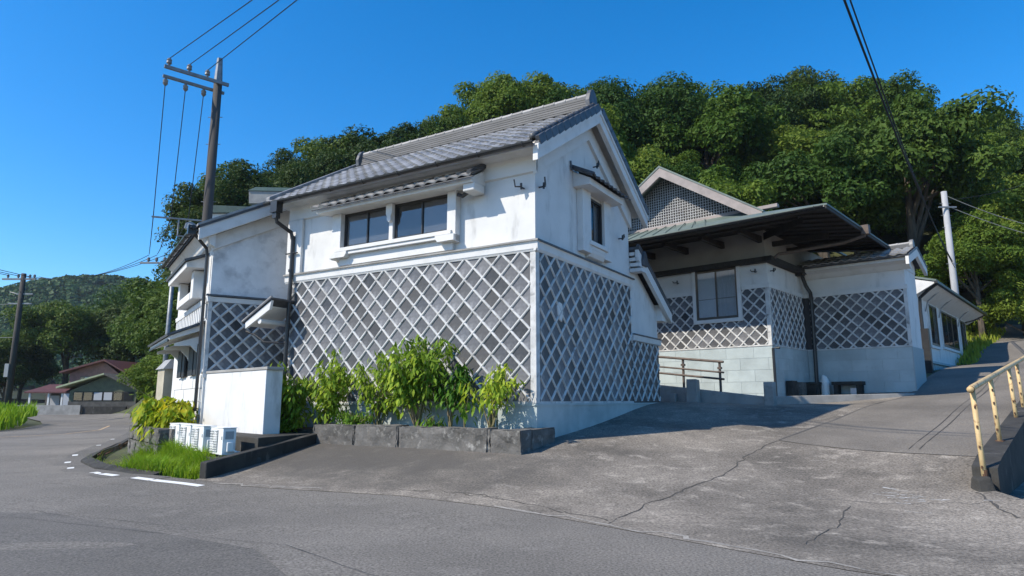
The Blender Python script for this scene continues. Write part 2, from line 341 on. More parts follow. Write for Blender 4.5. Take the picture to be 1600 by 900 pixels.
# concrete apron in front of the storehouse, and the ramp running up beside the office
KW1 = (-5.75, 12.6)
apron = [(-5.85, 12.55), (-4.4, 11.8), (-1.8, 10.8), (0, 9.5), (1.1, 8.3), (2.0, 7.3), (3.0, 6.2), (7.0, 3), (7.0, 10.0), (RP[0] + RV[0] * .9 - .05, RP[1] + RV[1] * .9), (RP[0] + RV[0] * 1.7, RP[1] + RV[1] * 1.7), (5.7, 14.4)] + [Q.W(3.2, -1.2), Q.W(3.5, 3.4), Q.W(.05, 3.4), Q.W(-.1, -.1), Q.W(-8, -.1), M.W(-2.2, 9.5), M.W(-.2, 7.9), M.W(-.2, -.3), M.W(-5.45, -.3), M.W(-5.5, -1.1)]
tag(sheet('concrete_apron', apron, .005, 'apron', step=.6), kind='structure')
a0 = (5.7, 14.4); b0 = (7.5, 12.45)
rampp = [(RP[0] + RV[0] * 1.7, RP[1] + RV[1] * 1.7), (RP[0] + RV[0] * 48, RP[1] + RV[1] * 48), Q.W(3.3, 34), Q.W(3.3, 3.4), Q.W(3.2, -1.2), a0]
tag(sheet('ramp_road', rampp, .009, 'ramp', step=1.0), kind='structure')
# water stain spreading from under the planter, on the apron's own colour
am = MATS['apron']; N = am.node_tree.nodes; L = am.node_tree.links; bs = N['Principled BSDF']; src = bs.inputs['Base Color'].links[0].from_socket
geo = N.new('ShaderNodeTexCoord'); mp = N.new('ShaderNodeMapping'); mp.vector_type = 'TEXTURE'
sx, sy = M.W(-3.6, -1.75); mp.inputs['Location'].default_value = (sx, sy, .4); mp.inputs['Rotation'].default_value = (0, 0, M.rz); mp.inputs['Scale'].default_value = (4.6, 2.3, 3)
L.new(geo.outputs['Object'], mp.inputs['Vector']); ln_ = N.new('ShaderNodeVectorMath'); ln_.operation = 'LENGTH'; L.new(mp.outputs[0], ln_.inputs[0])
nz = N.new('ShaderNodeTexNoise'); nz.inputs['Scale'].default_value = 1.6; nz.inputs['Detail'].default_value = 8; L.new(geo.outputs['Object'], nz.inputs['Vector'])
ad = N.new('ShaderNodeMath'); ad.operation = 'MULTIPLY_ADD'; ad.inputs[1].default_value = 1.3; L.new(nz.outputs[0], ad.inputs[0]); L.new(ln_.outputs['Value'], ad.inputs[2])
mr = N.new('ShaderNodeMapRange'); mr.inputs[1].default_value = 1.2; mr.inputs[2].default_value = 2.0; mr.inputs[3].default_value = .85; mr.inputs[4].default_value = 0; L.new(ad.outputs[0], mr.inputs[0])
mx = N.new('ShaderNodeMix'); mx.data_type = 'RGBA'; L.new(mr.outputs[0], mx.inputs[0]); L.new(src, mx.inputs[6]); mx.inputs[7].default_value = (.085, .078, .07, 1); L.new(mx.outputs[2], bs.inputs['Base Color'])
# painted lines at the bend and the yellow centre line
def strip(name, pts, wd, m, off, lab=None):
    L_, R2 = [], []
    for i, p in enumerate(pts):
        a = Vector(pts[max(i - 1, 0)]); b = Vector(pts[min(i + 1, len(pts) - 1)]); d = (b - a).normalized(); n = Vector((-d.y, d.x)) * wd / 2
        L_.append((p[0] + n.x, p[1] + n.y)); R2.append((p[0] - n.x, p[1] - n.y))
    o = sheet(name, L_ + R2[::-1], off, m, step=2.0); tag(o, kind='structure'); return o
strip('edge_line', [(-5.45, 11.95), (-5.9, 12.2), (-6.5, 12.5), (-7.2, 12.95)], .15, 'paint_white', .008)
strip('edge_line', [(-7.75, 13.3), (-8.2, 13.65), (-8.7, 14.1)], .15, 'paint_white', .008)
for p in [(-9.9, 15.2), (-10.9, 16.6), (-11.9, 18.4), (-13.3, 21.7), (-15.6, 26.3)]:
    strip('edge_line', [p, (p[0] - .18, p[1] + .3)], .13, 'paint_white', .008)
strip('centre_line', [(-31, 25.2), (-25.5, 27), (-22.5, 29.5), (-21.3, 32), (-21.8, 35.5), (-24, 40)], .13, 'paint_yellow', .008)

# cracks, joints and scuffs in the paving
mat('crack', (.075, .07, .063), .95); mat('joint_line', (.12, .113, .105), .95); mat('scuff', (.55, .54, .52), .85, (.35, .34, .32), 12, .4, .6); mat('pale_lip', (.33, .305, .27), .92, (.20, .185, .165), 2, .4, .65, grain=.3, gscale=36)
def crack(name, pts, wd, m, seed, jit=.05, n=7, off=.011):
    rg = random.Random(seed); P2 = []
    for a, b in zip(pts[:-1], pts[1:]):
        for k in range(n):
            f = k / n; P2.append((a[0] + (b[0] - a[0]) * f + rg.gauss(0, jit), a[1] + (b[1] - a[1]) * f + rg.gauss(0, jit)))
    P2.append(pts[-1]); L_, R2 = [], []
    for i, p in enumerate(P2):
        a = Vector(P2[max(i - 1, 0)]); b = Vector(P2[min(i + 1, len(P2) - 1)]); d = (b - a).normalized(); ww = wd * rg.uniform(.35, 1.2) / 2; nn = Vector((-d.y, d.x)) * ww
        L_.append((p[0] + nn.x, p[1] + nn.y)); R2.append((p[0] - nn.x, p[1] - nn.y))
    bm = bmesh.new(); X = np.array([q[0] for q in L_ + R2]); Y = np.array([q[1] for q in L_ + R2]); Z = H(X, Y) + off
    vs = [bm.verts.new((x, y, z)) for x, y, z in zip(X, Y, Z)]; k = len(L_)
    for i in range(k - 1): bm.faces.new((vs[i], vs[i + 1], vs[k + i + 1], vs[k + i]))
    me = bpy.data.meshes.new(name); bm.to_mesh(me); bm.free(); return tag(link(name, me, m), kind='structure')
crack('pavement_crack', [(1.15, 8.4), (1.9, 9.6), (2.7, 10.6), (3.7, 11.8), (4.6, 13.2), (5.65, 14.35)], .02, 'crack', 1, jit=.03)
crack('pavement_crack', [(3.05, 7.3), (3.9, 8.3), (4.75, 9.6)], .015, 'crack', 2, jit=.02)
crack('pavement_crack', [(-1.6, 11.0), (-.4, 10.5), (.6, 9.4), (1.2, 8.6)], .02, 'crack', 3, jit=.05)
crack('pavement_crack', [(-2.2, 11.3), (-1.2, 10.9), (-.2, 10.3)], .016, 'crack', 4, jit=.05)
crack('pavement_crack', [(3.0, 10.9), (4.5, 10.1), (5.6, 9.6), (6.6, 9.4)], .018, 'joint_line', 5, jit=.03)
crack('pavement_joint', [(5.7, 14.4), (RP[0] + RV[0] * 1.7, RP[1] + RV[1] * 1.7)], .035, 'joint_line', 6, jit=.008, off=.014)
crack('pavement_joint', [(5.7, 14.4), Q.W(3.2, -1.2), Q.W(3.3, 3.3)], .05, 'joint_line', 7, jit=.015, off=.016)
for o_ in (-1.15, -1.32): crack('pavement_joint', [(RP[0] + RV[0] * 2.2 + Q.r[0] * o_, RP[1] + RV[1] * 2.2 + Q.r[1] * o_), (RP[0] + RV[0] * 9 + Q.r[0] * o_, RP[1] + RV[1] * 9 + Q.r[1] * o_), (RP[0] + RV[0] * 22 + Q.r[0] * o_, RP[1] + RV[1] * 22 + Q.r[1] * o_)], .018, 'crack', 8, jit=.008, off=.018)
crack('pavement_joint', [(6.75, 9.9), (6.55, 9.3), (6.35, 8.6)], .05, 'crack', 9, jit=.02)
crack('apron_lip', [(-.2, 9.75), (1.1, 8.42), (2.05, 7.4), (3.1, 6.3), (4.4, 5.2)], .08, 'pale_lip', 10, jit=.06, off=.009)
crack('apron_lip', [(-5.3, 12.2), (-4.2, 11.85), (-3.2, 11.5)], .06, 'pale_lip', 11, jit=.05, off=.009)
crack('road_seam', [(-14, 8.5), (-6.5, 8.9), (-2.4, 7.2), (-.4, 5.2), (.6, 3.6)], .012, 'crack', 12, jit=.02, off=.008)
crack('road_seam', [(-16, 13.4), (-9.5, 12.6), (-6.8, 12.1)], .016, 'crack', 13, jit=.02, off=.006)
crack('road_seam', [(-11, 10.6), (-7, 9.6), (-4.2, 8.4)], .010, 'crack', 14, jit=.04, off=.006)
rs = random.Random(4)
for k in range(22):
    x = 5.75 + rs.gauss(0, .28); y = 9.75 + rs.gauss(0, .45); l_ = rs.uniform(.06, .26); a_ = -.55 + rs.gauss(0, .25)
    crack('paint_scuff', [(x, y), (x + math.cos(a_) * l_, y + math.sin(a_) * l_)], rs.uniform(.012, .035), 'scuff', 40 + k, jit=.012, n=4, off=.012)

# ------------------------------------------------------------------ building pieces shared by the storehouses
def lattice(panel, plane, c0, regions, pitch, a0, b0, wbar=.031, hbar=.032, limit=None, tilemat='tile_wall'):
    """diagonal square wall tiles with raised plaster joints; plane 'f': (a, c0-h, b), plane 's': (c0+h, a, b)"""
    def P(a, b, h): return (a, c0 - h, b) if plane == 'f' else (c0 + h, a, b)
    def solid(pts, h, oa, ob):
        mb = MB(); mb.hexa([Vector(P(p[0], p[1], 0)) - Vector(P(oa, ob, 0)) for p in pts], [Vector(P(p[0] * .985 + oa * .015, p[1] * .985 + ob * .015, h)) - Vector(P(oa, ob, 0)) for p in pts]); return mb
    hd = pitch / 2 - .006
    lo_a = min(r[0] for r in regions); hi_a = max(r[1] for r in regions); lo_b = min(r[2] for r in regions); hi_b = max(r[3] for r in regions)
    full = None; pieces = []
    for i in range(int((lo_a - a0) / pitch * 2) - 2, int((hi_a - a0) / pitch * 2) + 3):
        for j in range(int((lo_b - b0) / pitch * 2) - 2, int((hi_b - b0) / pitch * 2) + 3):
            if (i + j) % 2: continue
            a, b = a0 + i * pitch / 2, b0 + j * pitch / 2
            d = [(a + hd, b), (a, b + hd), (a - hd, b), (a, b - hd)]
            for r in regions:
                q = clip(d, *r)
                if q and area(q) > .012: pieces.append((a, b, q, area(q) > 2 * hd * hd * .999))
    if limit: pieces.sort(key=limit[1])
    rest = MB()
    for n, (a, b, q, whole) in enumerate(pieces):
        if limit and n >= limit[0]:
            m2 = solid(q, .012, 0, 0); i = len(rest.v); rest.v += [tuple(v) for v in m2.v]; rest.f += [tuple(k + i for k in f) for f in m2.f]; continue
        if whole:
            if full is None: full = solid(q, .014, a, b).mesh('wall_tile')
            me = full; ca, cb = a, b
        else:
            ca = sum(p[0] for p in q) / len(q); cb = sum(p[1] for p in q) / len(q); me = solid(q, .014, ca, cb).mesh('wall_tile_cut')
        o = link('tile', me, tilemat, panel, P(ca, cb, 0))
        t = random.gauss(0, .008)
        if plane == 'f': o.rotation_euler.z = t
        else: o.rotation_euler.z = t
    if rest.v: tag(rest.build('tile_field', tilemat, panel), kind='stuff')
    for sgn in (1, -1):
        hh = hbar if sgn == 1 else hbar + .003
        cs = [a0 + sgn * b0 + pitch / 2 + k * pitch for k in range(-80, 80)]
        for c in cs:
            mb = MB()
            for r in regions:
                for (d0, e0), (d1, e1) in zip([(-1, 0), (-.62, .8), (0, 1), (.62, .8)], [(-.62, .8), (0, 1), (.62, .8), (1, 0)]):
                    # facet between signed distances d0..d1 from the joint's centre line a + sgn*b = c
                    k2 = math.sqrt(2) * wbar; B = 60
                    quad = [(c + d0 * k2 - sgn * -B, -B), (c + d1 * k2 - sgn * -B, -B), (c + d1 * k2 - sgn * B, B), (c + d0 * k2 - sgn * B, B)]
                    q = clip(quad, *r)
                    if not q or area(q) < 1e-4: continue
                    pts = []
                    for (a, b) in q:
                        dd = (a + sgn * b - c) / k2; f = (dd - d0) / (d1 - d0) if d1 != d0 else 0
                        wob = .003 * math.sin(a * 7 + b * 5 + c * 3)
                        pts.append(P(a, b, .012 + hh * (e0 + (e1 - e0) * f) + wob * .3))
                    mb.poly(pts)
            if mb.v: mb.build('plaster_joint', 'joint', panel)

def kawara_mesh(wd, ln, wave=.045, lip=.035, n=7):
    """one pan tile lying on the slope: x across, y up the slope"""
    mb = MB(); P0 = []
    for i in range(n + 1):
        u = i / n; x = u * wd
        z = wave * (math.cos(2 * math.pi * (u - .18)) * .5 + .5) * (1 if u > .0 else 1)
        P0.append((x, z))
    for i in range(n):
        (xa, za), (xb, zb) = P0[i], P0[i + 1]
        mb.poly([(xa, 0, za + lip), (xb, 0, zb + lip), (xb, ln, zb + .004), (xa, ln, za + .004)])
        mb.poly([(xa, 0, za - .004), (xb, 0, zb - .004), (xb, 0, zb + lip), (xa, 0, za + lip)])
    return mb.mesh('roof_tile')
def slope_tiles(parent, x0, x1, y0, z0, y1, z1, cols, rows, m='kawara', wave=.045):
    wd = (x1 - x0) / cols; L_ = math.hypot(y1 - y0, z1 - z0); ang = math.atan2(z1 - z0, y1 - y0); ln = L_ / rows
    me = kawara_mesh(wd, ln * 1.12, wave)
    for r in range(rows):
        for c in range(cols):
            f = r / rows
            o = link('roof_tile', me, m, parent, (x0 + c * wd, y0 + (y1 - y0) * f, z0 + (z1 - z0) * f + random.uniform(-.004, .006)))
            o.rotation_euler = (ang, 0, random.gauss(0, .006))
def rake_prism(mb, x0, x1, ya, za, yb, zb, lo, hi):
    """board along a rake from (ya,za) to (yb,zb): vertical extent za+lo .. za+hi"""
    mb.hexa([(x0, ya, za + lo), (x0, yb, zb + lo), (x0, yb, zb + hi), (x0, ya, za + hi)], [(x1, ya, za + lo), (x1, yb, zb + lo), (x1, yb, zb + hi), (x1, ya, za + hi)]); return mb
mat('kawara_ridge', (.15, .147, .147), .6, (.10, .10, .10), 4, .35, .65, bump=.1, bscale=30, stretch=(.3, 1, 4))
def ridge(roof, x0, x1, y, z, h=.36, cap=.085, step=.33, wd=.17):
    mb = MB(); n = 5
    for i in range(n):
        ww = wd - .016 * i; z0 = z + h * i / n
        mb.box(x0, x1, y - ww, y + ww, z0, z0 + h / n * .72); mb.box(x0 + .01, x1 - .01, y - ww + .03, y + ww - .03, z0 + h / n * .7, z0 + h / n * 1.01)
    r = mb.build('ridge', 'kawara_ridge', roof)
    k = int((x1 - x0) / step); st = (x1 - x0) / k
    cm = MB().tube([(0, 0, 0), (st * .9, 0, .004)], cap, 8).tube([(st * .86, 0, .004), (st * 1.0, 0, .006)], cap * 1.12, 8).mesh('ridge_cap')
    for i in range(k): link('ridge_cap', cm, 'kawara', r, (x0 + i * st, y, z + h + cap * .35), smooth=False)
    return r
def oni(roof, x, y, z, sc_=1.0, th=.13, m='kawara_dark'):
    p = [(-.24, 0), (-.27, .22), (-.2, .42), (-.12, .54), (0, .6), (.12, .54), (.2, .42), (.27, .22), (.24, 0)]
    MB().prism([(y + a * sc_, z + b * sc_) for a, b in p], x - th / 2, x + th / 2).build('ridge_end_tile', m, roof, bevel=.02)
def gutter(parent, x0, x1, y, z, r=.07, m='black_metal'):
    mb = MB(); n = 6
    prof = [(y + r * math.cos(math.pi + math.pi * i / n), z + r * math.sin(math.pi + math.pi * i / n)) for i in range(n + 1)]
    inner = [(y + (p[0] - y) * .88, z + (p[1] - z) * .88) for p in prof[::-1]]
    mb.prism(prof + inner, x0, x1)
    g = mb.build('gutter', m, parent)
    k = int((x1 - x0) / 1.1)
    for i in range(k + 1):
        xx = x0 + .25 + (x1 - x0 - .5) * i / max(k, 1)
        MB().tube([(xx, y - r - .005, z + .01), (xx, y - r * .75, z - r * .75), (xx, y, z - r - .012), (xx, y + r + .1, z + .02)], .012, 5).build('gutter_bracket', m, g)
    return g
def window(parent, plane, c0, a0, a1, b0, b1, panes, frame='black_metal', fw=.05, depth=.06, glass='glass', back='dark_room', swap=()):
    """sliding window set proud of plane c0: outer frame, one sash and pane for each entry of panes"""
    def bx(mb, a, b, c, d, h0, h1):
        return mb.box(a, b, c0 - h1, c0 - h0, c, d) if plane == 'f' else mb.box(c0 + h0, c0 + h1, a, b, c, d)
    mb = MB()
    bx(mb, a0, a1, b0, b0 + fw, 0, depth); bx(mb, a0, a1, b1 - fw, b1, 0, depth); bx(mb, a0, a0 + fw, b0 + fw, b1 - fw, 0, depth); bx(mb, a1 - fw, a1, b0 + fw, b1 - fw, 0, depth)
    wn = mb.build('window', frame, parent)
    k = len(panes); wdt = (a1 - a0 - 2 * fw) / k
    for i, bk in enumerate(panes):
        p0 = a0 + fw + i * wdt; p1 = p0 + wdt; off = .012 if i % 2 else .03; t = .026
        m2 = MB()
        bx(m2, p0 - .012, p0 + t, b0 + fw, b1 - fw, off - .01, off + .018); bx(m2, p1 - t, p1 + .012, b0 + fw, b1 - fw, off - .01, off + .018)
        bx(m2, p0 + t, p1 - t, b0 + fw, b0 + fw + t * 1.6, off - .01, off + .018); bx(m2, p0 + t, p1 - t, b1 - fw - t, b1 - fw, off - .01, off + .018)
        m2.build('sash', frame, wn)
        bx(MB(), p0 + t, p1 - t, b0 + fw + t, b1 - fw - t, off, off + .006).build('pane', glass, wn)
        bx(MB(), p0 + t * .5, p1 - t * .5, b0 + fw, b1 - fw, .001, .004 + off * .2).build('curtain' if bk != 'dark_room' else 'dark_interior', bk, wn)
    return wn

# ------------------------------------------------------------------ street storehouse
st = empty('storehouse', (*M.o, 0), M.rz, label='two-storey white plaster storehouse with diamond tile walls behind the stone planter', cat='storehouse')
LM, DM = 7.95, 5.5; ZB, ZL, ZT = 1.41, 4.73, 6.95; KS = .62; YE, ZE = -.55, 6.99; YR = 2.75; ZR = ZE + (YR - YE) * KS
mb = MB().box(-LM, 0, 0, DM, .2, ZT)
mb.build('wall', 'plaster', st)
MB().prism([(0.01, ZT - .02), (DM - .01, ZT - .02), (YR, ZT + (YR) * KS - .05)], -LM + .05, -.001).build('gable_wall', 'plaster', st)
pl = MB(); pl.box(-LM, .03, -.03, 0.2, .15, ZB - .03); pl.box(-.2, .031, .2, 7.75, .15, ZB - .03)
pl.build('plinth', 'plinth', st)
MB().box(-LM - .02, .05, -.05, .0, ZB - .03, ZB + .015).box(.0, .05, .0, 7.77, ZB - .03, ZB + .016).build('plinth_ledge', 'plinth', st)
fp = MB().box(-LM, -.0, -.006, -.001, ZB + .015, ZL).build('tiled_front', 'tile_backing', st)
lattice(fp, 'f', -.006, [(-LM + .1, -.12, ZB + .06, ZL - .02)], .5, -.37, ZB + .06 + .02)
sp = MB().box(.001, .006, .0, DM, ZB + .016, ZL).build('tiled_side', 'tile_backing', st)
lattice(sp, 's', .006, [(.12, DM - .02, ZB + .06, ZL - .02)], .5, .37, ZB + .08, limit=(130, lambda p: p[0]))
ap = MB().box(.001, .005, DM, 7.75, ZB + .016, 3.18).build('tiled_annex', 'tile_backing', st)
lattice(ap, 's', .005, [(DM + .0, 7.70, ZB + .06, 3.16)], .5, .37, ZB + .08, limit=(0, lambda p: p[0]))
# white strips at the wall corner, above and below the tiles
MB().box(-.12, .028, -.034, .0, ZB + .015, ZL).build('corner_strip', 'joint', st, bevel=.01)
MB().box(.0, .034, -.001, .12, ZB + .016, ZL).build('corner_strip', 'joint', st, bevel=.01)
MB().box(-LM, -LM + .1, -.03, 0, ZB + .015, ZL).build('corner_strip', 'joint', st, bevel=.01)
MB().box(-LM + .1, -.12, -.026, 0, ZB + .015, ZB + .06).build('bottom_strip', 'joint', st)
MB().box(0, .026, .12, DM, ZB + .016, ZB + .06).build('bottom_strip', 'joint', st)
prof = [(0, ZL - .03), (-.045, ZL - .03), (-.06, ZL + .0), (-.075, ZL + .02), (-.085, ZL + .16), (-.10, ZL + .185), (0, ZL + .185)]
bd = MB().prism(prof, -LM - .1, .10); bd.prism([(-a, b) for a, b in prof], -.08, DM + .06, 'y')
bd.build('belt_moulding', 'trim', st)
MB().box(-LM - .12, .13, -.13, 0, ZL + .186, ZL + .225).build('belt_cap', 'concrete', st)  # front cap given a paler material for its sunlit look
MB().box(0, .131, -.12, DM + .08, ZL + .187, ZL + .226).build('belt_cap', 'kawara_dark', st)  # same cap on the shaded side, its shade put in as darker material
# frieze and eaves cornice
fr = MB().prism([(0, 6.49), (-.07, 6.51), (-.075, 6.80), (-.12, 6.92), (0, 6.95)], -LM - .05, .075)
fr.build('frieze', 'trim', st)
MB().prism([(0, 6.86), (-.20, 6.90), (-.27, 6.95), (-.40, 6.96), (-.40, 7.02), (0, 7.2)], -LM - .2, .30).build('eaves_cornice', 'trim', st)
g = MB(); rake_prism(g, 0, .075, -.07, 6.46, YR, 6.46 + (YR + .07) * KS, 0, .46); rake_prism(g, 0, .076, DM + .07, 6.46, YR, 6.46 + (YR + .07) * KS, 0, .46)
g.build('raking_frieze', 'trim', st)
# roof
rf = MB()
for ye in (YE, 2 * YR - YE):
    rake_prism(rf, -LM - .4, .42, ye, ZE, YR, ZR, -.07, 0)
roof = rf.build('roof', 'kawara_dark', st)
sf = MB()
for ye, s_ in ((YE, 1), (2 * YR - YE, -1)):
    rake_prism(sf, -LM - .36, .39, ye + .04 * s_, ZE + .04 * KS, YR, ZR, -.13, -.071)
sf.build('soffit', 'trim', roof)
bg_ = MB()
for ye in (YE - .02, 2 * YR - YE + .02):
    rake_prism(bg_, .27, .40, ye, ZE - .02 * KS, YR, ZR, -.44, -.072)
bg_.build('bargeboard', 'trim', st, bevel=.012)
bg2 = MB()
for ye in (YE - .05, 2 * YR - YE + .05):
    rake_prism(bg2, .401, .43, ye, ZE - .05 * KS, YR, ZR, -.20, -.074)
bg2.build('bargeboard_fillet', 'trim', st)
slope_tiles(roof, -LM - .38, .26, YE - .09, ZE - .055, YR - .1, ZR - .06, 27, 11)
MB().poly([(-LM - .4, 2 * YR - YE, ZE + .04), (.42, 2 * YR - YE, ZE + .04), (.42, YR, ZR + .04), (-LM - .4, YR, ZR + .04)]).build('rear_slope', 'kawara', roof)
ridge(roof, -LM - .05, .12, YR, ZR - .02, .36)
oni(roof, .17, YR, ZR - .05, 1.0); oni(roof, -LM - .1, YR, ZR - .05, .95)
# verge: a roll along the rake and hanging verge tiles
sl_ = math.atan(KS); ln = (YR - YE) / math.cos(sl_)
vm = MB().tube([(0, 0, 0), (0, .30, .0)], .072, 8).tube([(0, .28, 0), (0, .345, 0)], .085, 8).mesh('verge_roll')
vt = MB().hexa([(0, 0, -.13), (.10, 0, -.15), (.10, 0, .05), (0, 0, .05)], [(0, .33, -.13), (.10, .33, -.12), (.10, .33, .07), (0, .33, .06)]).mesh('verge_tile')
for i in range(11):
    f = i * .345
    for sgn in (1, -1):
        y = YE - .03 + f * math.cos(sl_) if sgn == 1 else 2 * YR - YE + .03 - f * math.cos(sl_); z = ZE + .0 + f * math.sin(sl_)
        o = link('verge_roll', vm, 'kawara_dark', roof, (.26, y, z + .09), smooth=True); o.rotation_euler = (sl_, 0, 0) if sgn == 1 else (sl_, 0, math.pi)
        if sgn == -1: o.location.x = .26
        o = link('verge_tile', vt, 'kawara_dark', roof, (.345 if sgn == 1 else .445, y, z + .03)); o.rotation_euler = (sl_, 0, 0) if sgn == 1 else (sl_, 0, math.pi)
lv = MB(); rake_prism(lv, -LM - .46, -LM - .3, YE - .05, ZE, YR, ZR, .02, .15); lv.build('verge_left', 'kawara', roof, bevel=.03)
gutter(roof, -LM - .35, .36, YE - .14, ZE - .06)
# downpipe at the left end
dp = MB().box(-7.98, -7.72, -.76, -.55, 6.60, 6.92); dp.box(-7.93, -7.77, -.72, -.58, 6.44, 6.60)
dp.tube([(-7.85, -.65, 6.5), (-7.85, -.62, 6.35), (-7.72, -.22, 6.12), (-7.70, -.16, 5.9), (-7.70, -.16, 4.7), (-7.72, -.17, 2.6), (-7.72, -.17, .85)], .055, 10)
for z in (5.95, 5.0, 3.4, 2.4): dp.tube([(-7.71, -.165, z), (-7.71, -.165, z + .07)], .068, 10)
dp.box(-7.95, -7.5, -.19, -.13, 5.52, 5.545)
dp.build('downpipe', 'black_metal', st)
# front window, its deep plaster surround, sill and tiled hood
PX0, PX1 = -6.12, -2.03
sr = MB().box(PX0, PX0 + .32, -.20, 0, 5.15, 6.47).box(PX1 - .25, PX1, -.20, 0, 5.15, 6.47).box(PX0 + .32, PX1 - .25, -.06, 0, 6.38, 6.47)
sr.build('window_surround', 'trim', st, bevel=.008)
MB().box(PX0 + .16, PX1 - .1, -.25, 0, 5.33, 5.43).box(PX0 + .18, PX1 - .12, -.215, 0, 5.245, 5.33).box(PX0 + .22, PX1 - .15, -.10, 0, 4.98, 5.245).build('window_sill', 'trim', st, bevel=.01)
MB().prism([(PX0 + .0, 5.17), (PX0 + .55, 5.17), (PX0 + .62, 5.26), (PX0 + .62, 5.32), (PX0 + .0, 5.32)], -.27, -.02, 'y').build('sill_bracket', 'trim', st)
MB().prism([(PX1 - .0, 5.17), (PX1 - .48, 5.17), (PX1 - .55, 5.26), (PX1 - .55, 5.32), (PX1 - .0, 5.32)], -.27, -.02, 'y').build('sill_bracket', 'trim', st)
window(st, 'f', -.001, PX0 + .32, -4.16, 5.43, 6.38, ['paper', 'paper'])  # pale backings also stand in for sky reflected in these panes
window(st, 'f', -.001, -4.04, PX1 - .25, 5.43, 6.38, ['dark_room', 'paper'])
MB().box(-4.16, -4.04, -.13, 0, 5.43, 6.38).prism([(-4.20, 6.38), (-4.0, 6.38), (-4.0, 6.12), (-4.04, 6.05), (-4.04, 5.95), (-4.1, 5.9), (-4.16, 5.95), (-4.16, 6.05), (-4.20, 6.12)], -.22, -.131, 'y').build('mullion', 'trim', st)
hd = MB().prism([(0, 6.40), (-.55, 6.36), (-.57, 6.47), (0, 6.80)], -6.35, -1.32).build('window_hood', 'trim', st, bevel=.01)
slope_tiles(hd, -6.42, -1.26, -.67, 6.46, .0, 6.85, 16, 2, wave=.05)
MB().box(-1.62, -1.30, -.50, -.05, 6.19, 6.39).build('hood_end_block', 'trim', hd, bevel=.03)
MB().tube([(-1.36, -.62, 6.56), (-1.30, .0, 6.92)], .075, 8).build('hood_verge_roll', 'kawara_dark', hd)
MB().tube([(-6.42, -.655, 6.44), (-1.22, -.655, 6.44)], .018, 6).build('hood_drip_edge', 'kawara_dark', hd)
MB().tube([(-1.9, -.31, 6.22), (-1.78, -.27, 6.17), (-1.62, -.27, 6.25)], .05, 8).build('hood_lamp', 'black_metal', hd)
# pilaster at the left end of the upper wall
MB().box(-LM - .06, -7.42, -.10, 0, ZL + .226, 6.5).build('pilaster', 'plaster', st, bevel=.02)
# gable window
SY0, SY1 = 1.98, 3.86
MB().box(0, .17, SY0 + .12, 2.58, 5.12, 6.72).box(0, .17, 3.42, SY1, 5.12, 6.72).box(0, .06, 2.58, 3.42, 6.62, 6.72).build('window_surround', 'trim', st, bevel=.01)
MB().box(0, .22, 2.45, 3.55, 5.33, 5.44).box(0, .17, 2.5, 3.5, 5.24, 5.33).prism([(.0, 5.02), (.10, 5.06), (.15, 5.16), (.17, 5.24), (0, 5.24)], 2.55, 3.45, 'y').build('window_sill', 'trim', st, bevel=.012)
window(st, 's', .001, 2.58, 3.42, 5.44, 6.62, ['dark_room', 'curtain'], fw=.06, depth=.09)
h2 = MB().prism([(0, 6.70), (.46, 6.70), (.48, 6.86), (0, 7.10)], 1.90, 4.02, 'y').build('gable_hood', 'trim', st, bevel=.012)
ht = kawara_mesh(.27, .33, .05)
for c in range(9):
    for r in range(2):
        o = link('roof_tile', ht, 'kawara_dark', h2, (.60 - r * .29, 1.80 + c * .265, 6.83 + r * .15)); o.rotation_euler = (math.atan2(.3, .6), 0, math.pi / 2)
MB().tube([(.60, 1.83, 6.90), (.0, 1.83, 7.2)], .06, 8).build('hood_verge_roll', 'kawara_dark', h2)
MB().tube([(.05, 1.75, 7.08), (.03, 1.74, 7.32)], .022, 6).build('hood_spike', 'kawara_dark', h2)
# iron hooks
def hook(parent, p, out, up=.17):
    q = Vector(p); o_ = Vector(out); s2 = Vector((o_.y, -o_.x, 0))
    MB().tube([q, q + o_ * .16, q + o_ * .22 + s2 * .10, q + o_ * .22 + s2 * .13 + Vector((0, 0, up))], .018, 6).tube([q + o_ * .12 - Vector((0, 0, .05)), q + o_ * .13 + Vector((0, 0, .09))], .026, 6).build('wall_hook', 'black_metal', parent)
hook(st, (-.28, 0, 6.17), (0, -1, 0)); hook(st, (0, .18, 6.20), (1, 0, 0)); hook(st, (.076, 2.95, 7.52), (1, 0, 0), .1); hook(st, (0, 4.75, 5.98), (1, 0, 0), .08)
# plaster patch where a tile is gone
MB().hexa([(.006, 1.05 + a, 3.45 + b) for a, b in [(-.10, -.02), (-.13, .16), (-.02, .28), (.12, .25), (.16, .02), (.10, -.20), (-.02, -.16)]], [(.045, 1.05 + a * .9, 3.45 + b * .9) for a, b in [(-.10, -.02), (-.13, .16), (-.02, .28), (.12, .25), (.16, .02), (.10, -.20), (-.02, -.16)]]).build('plaster_patch', 'trim', sp)
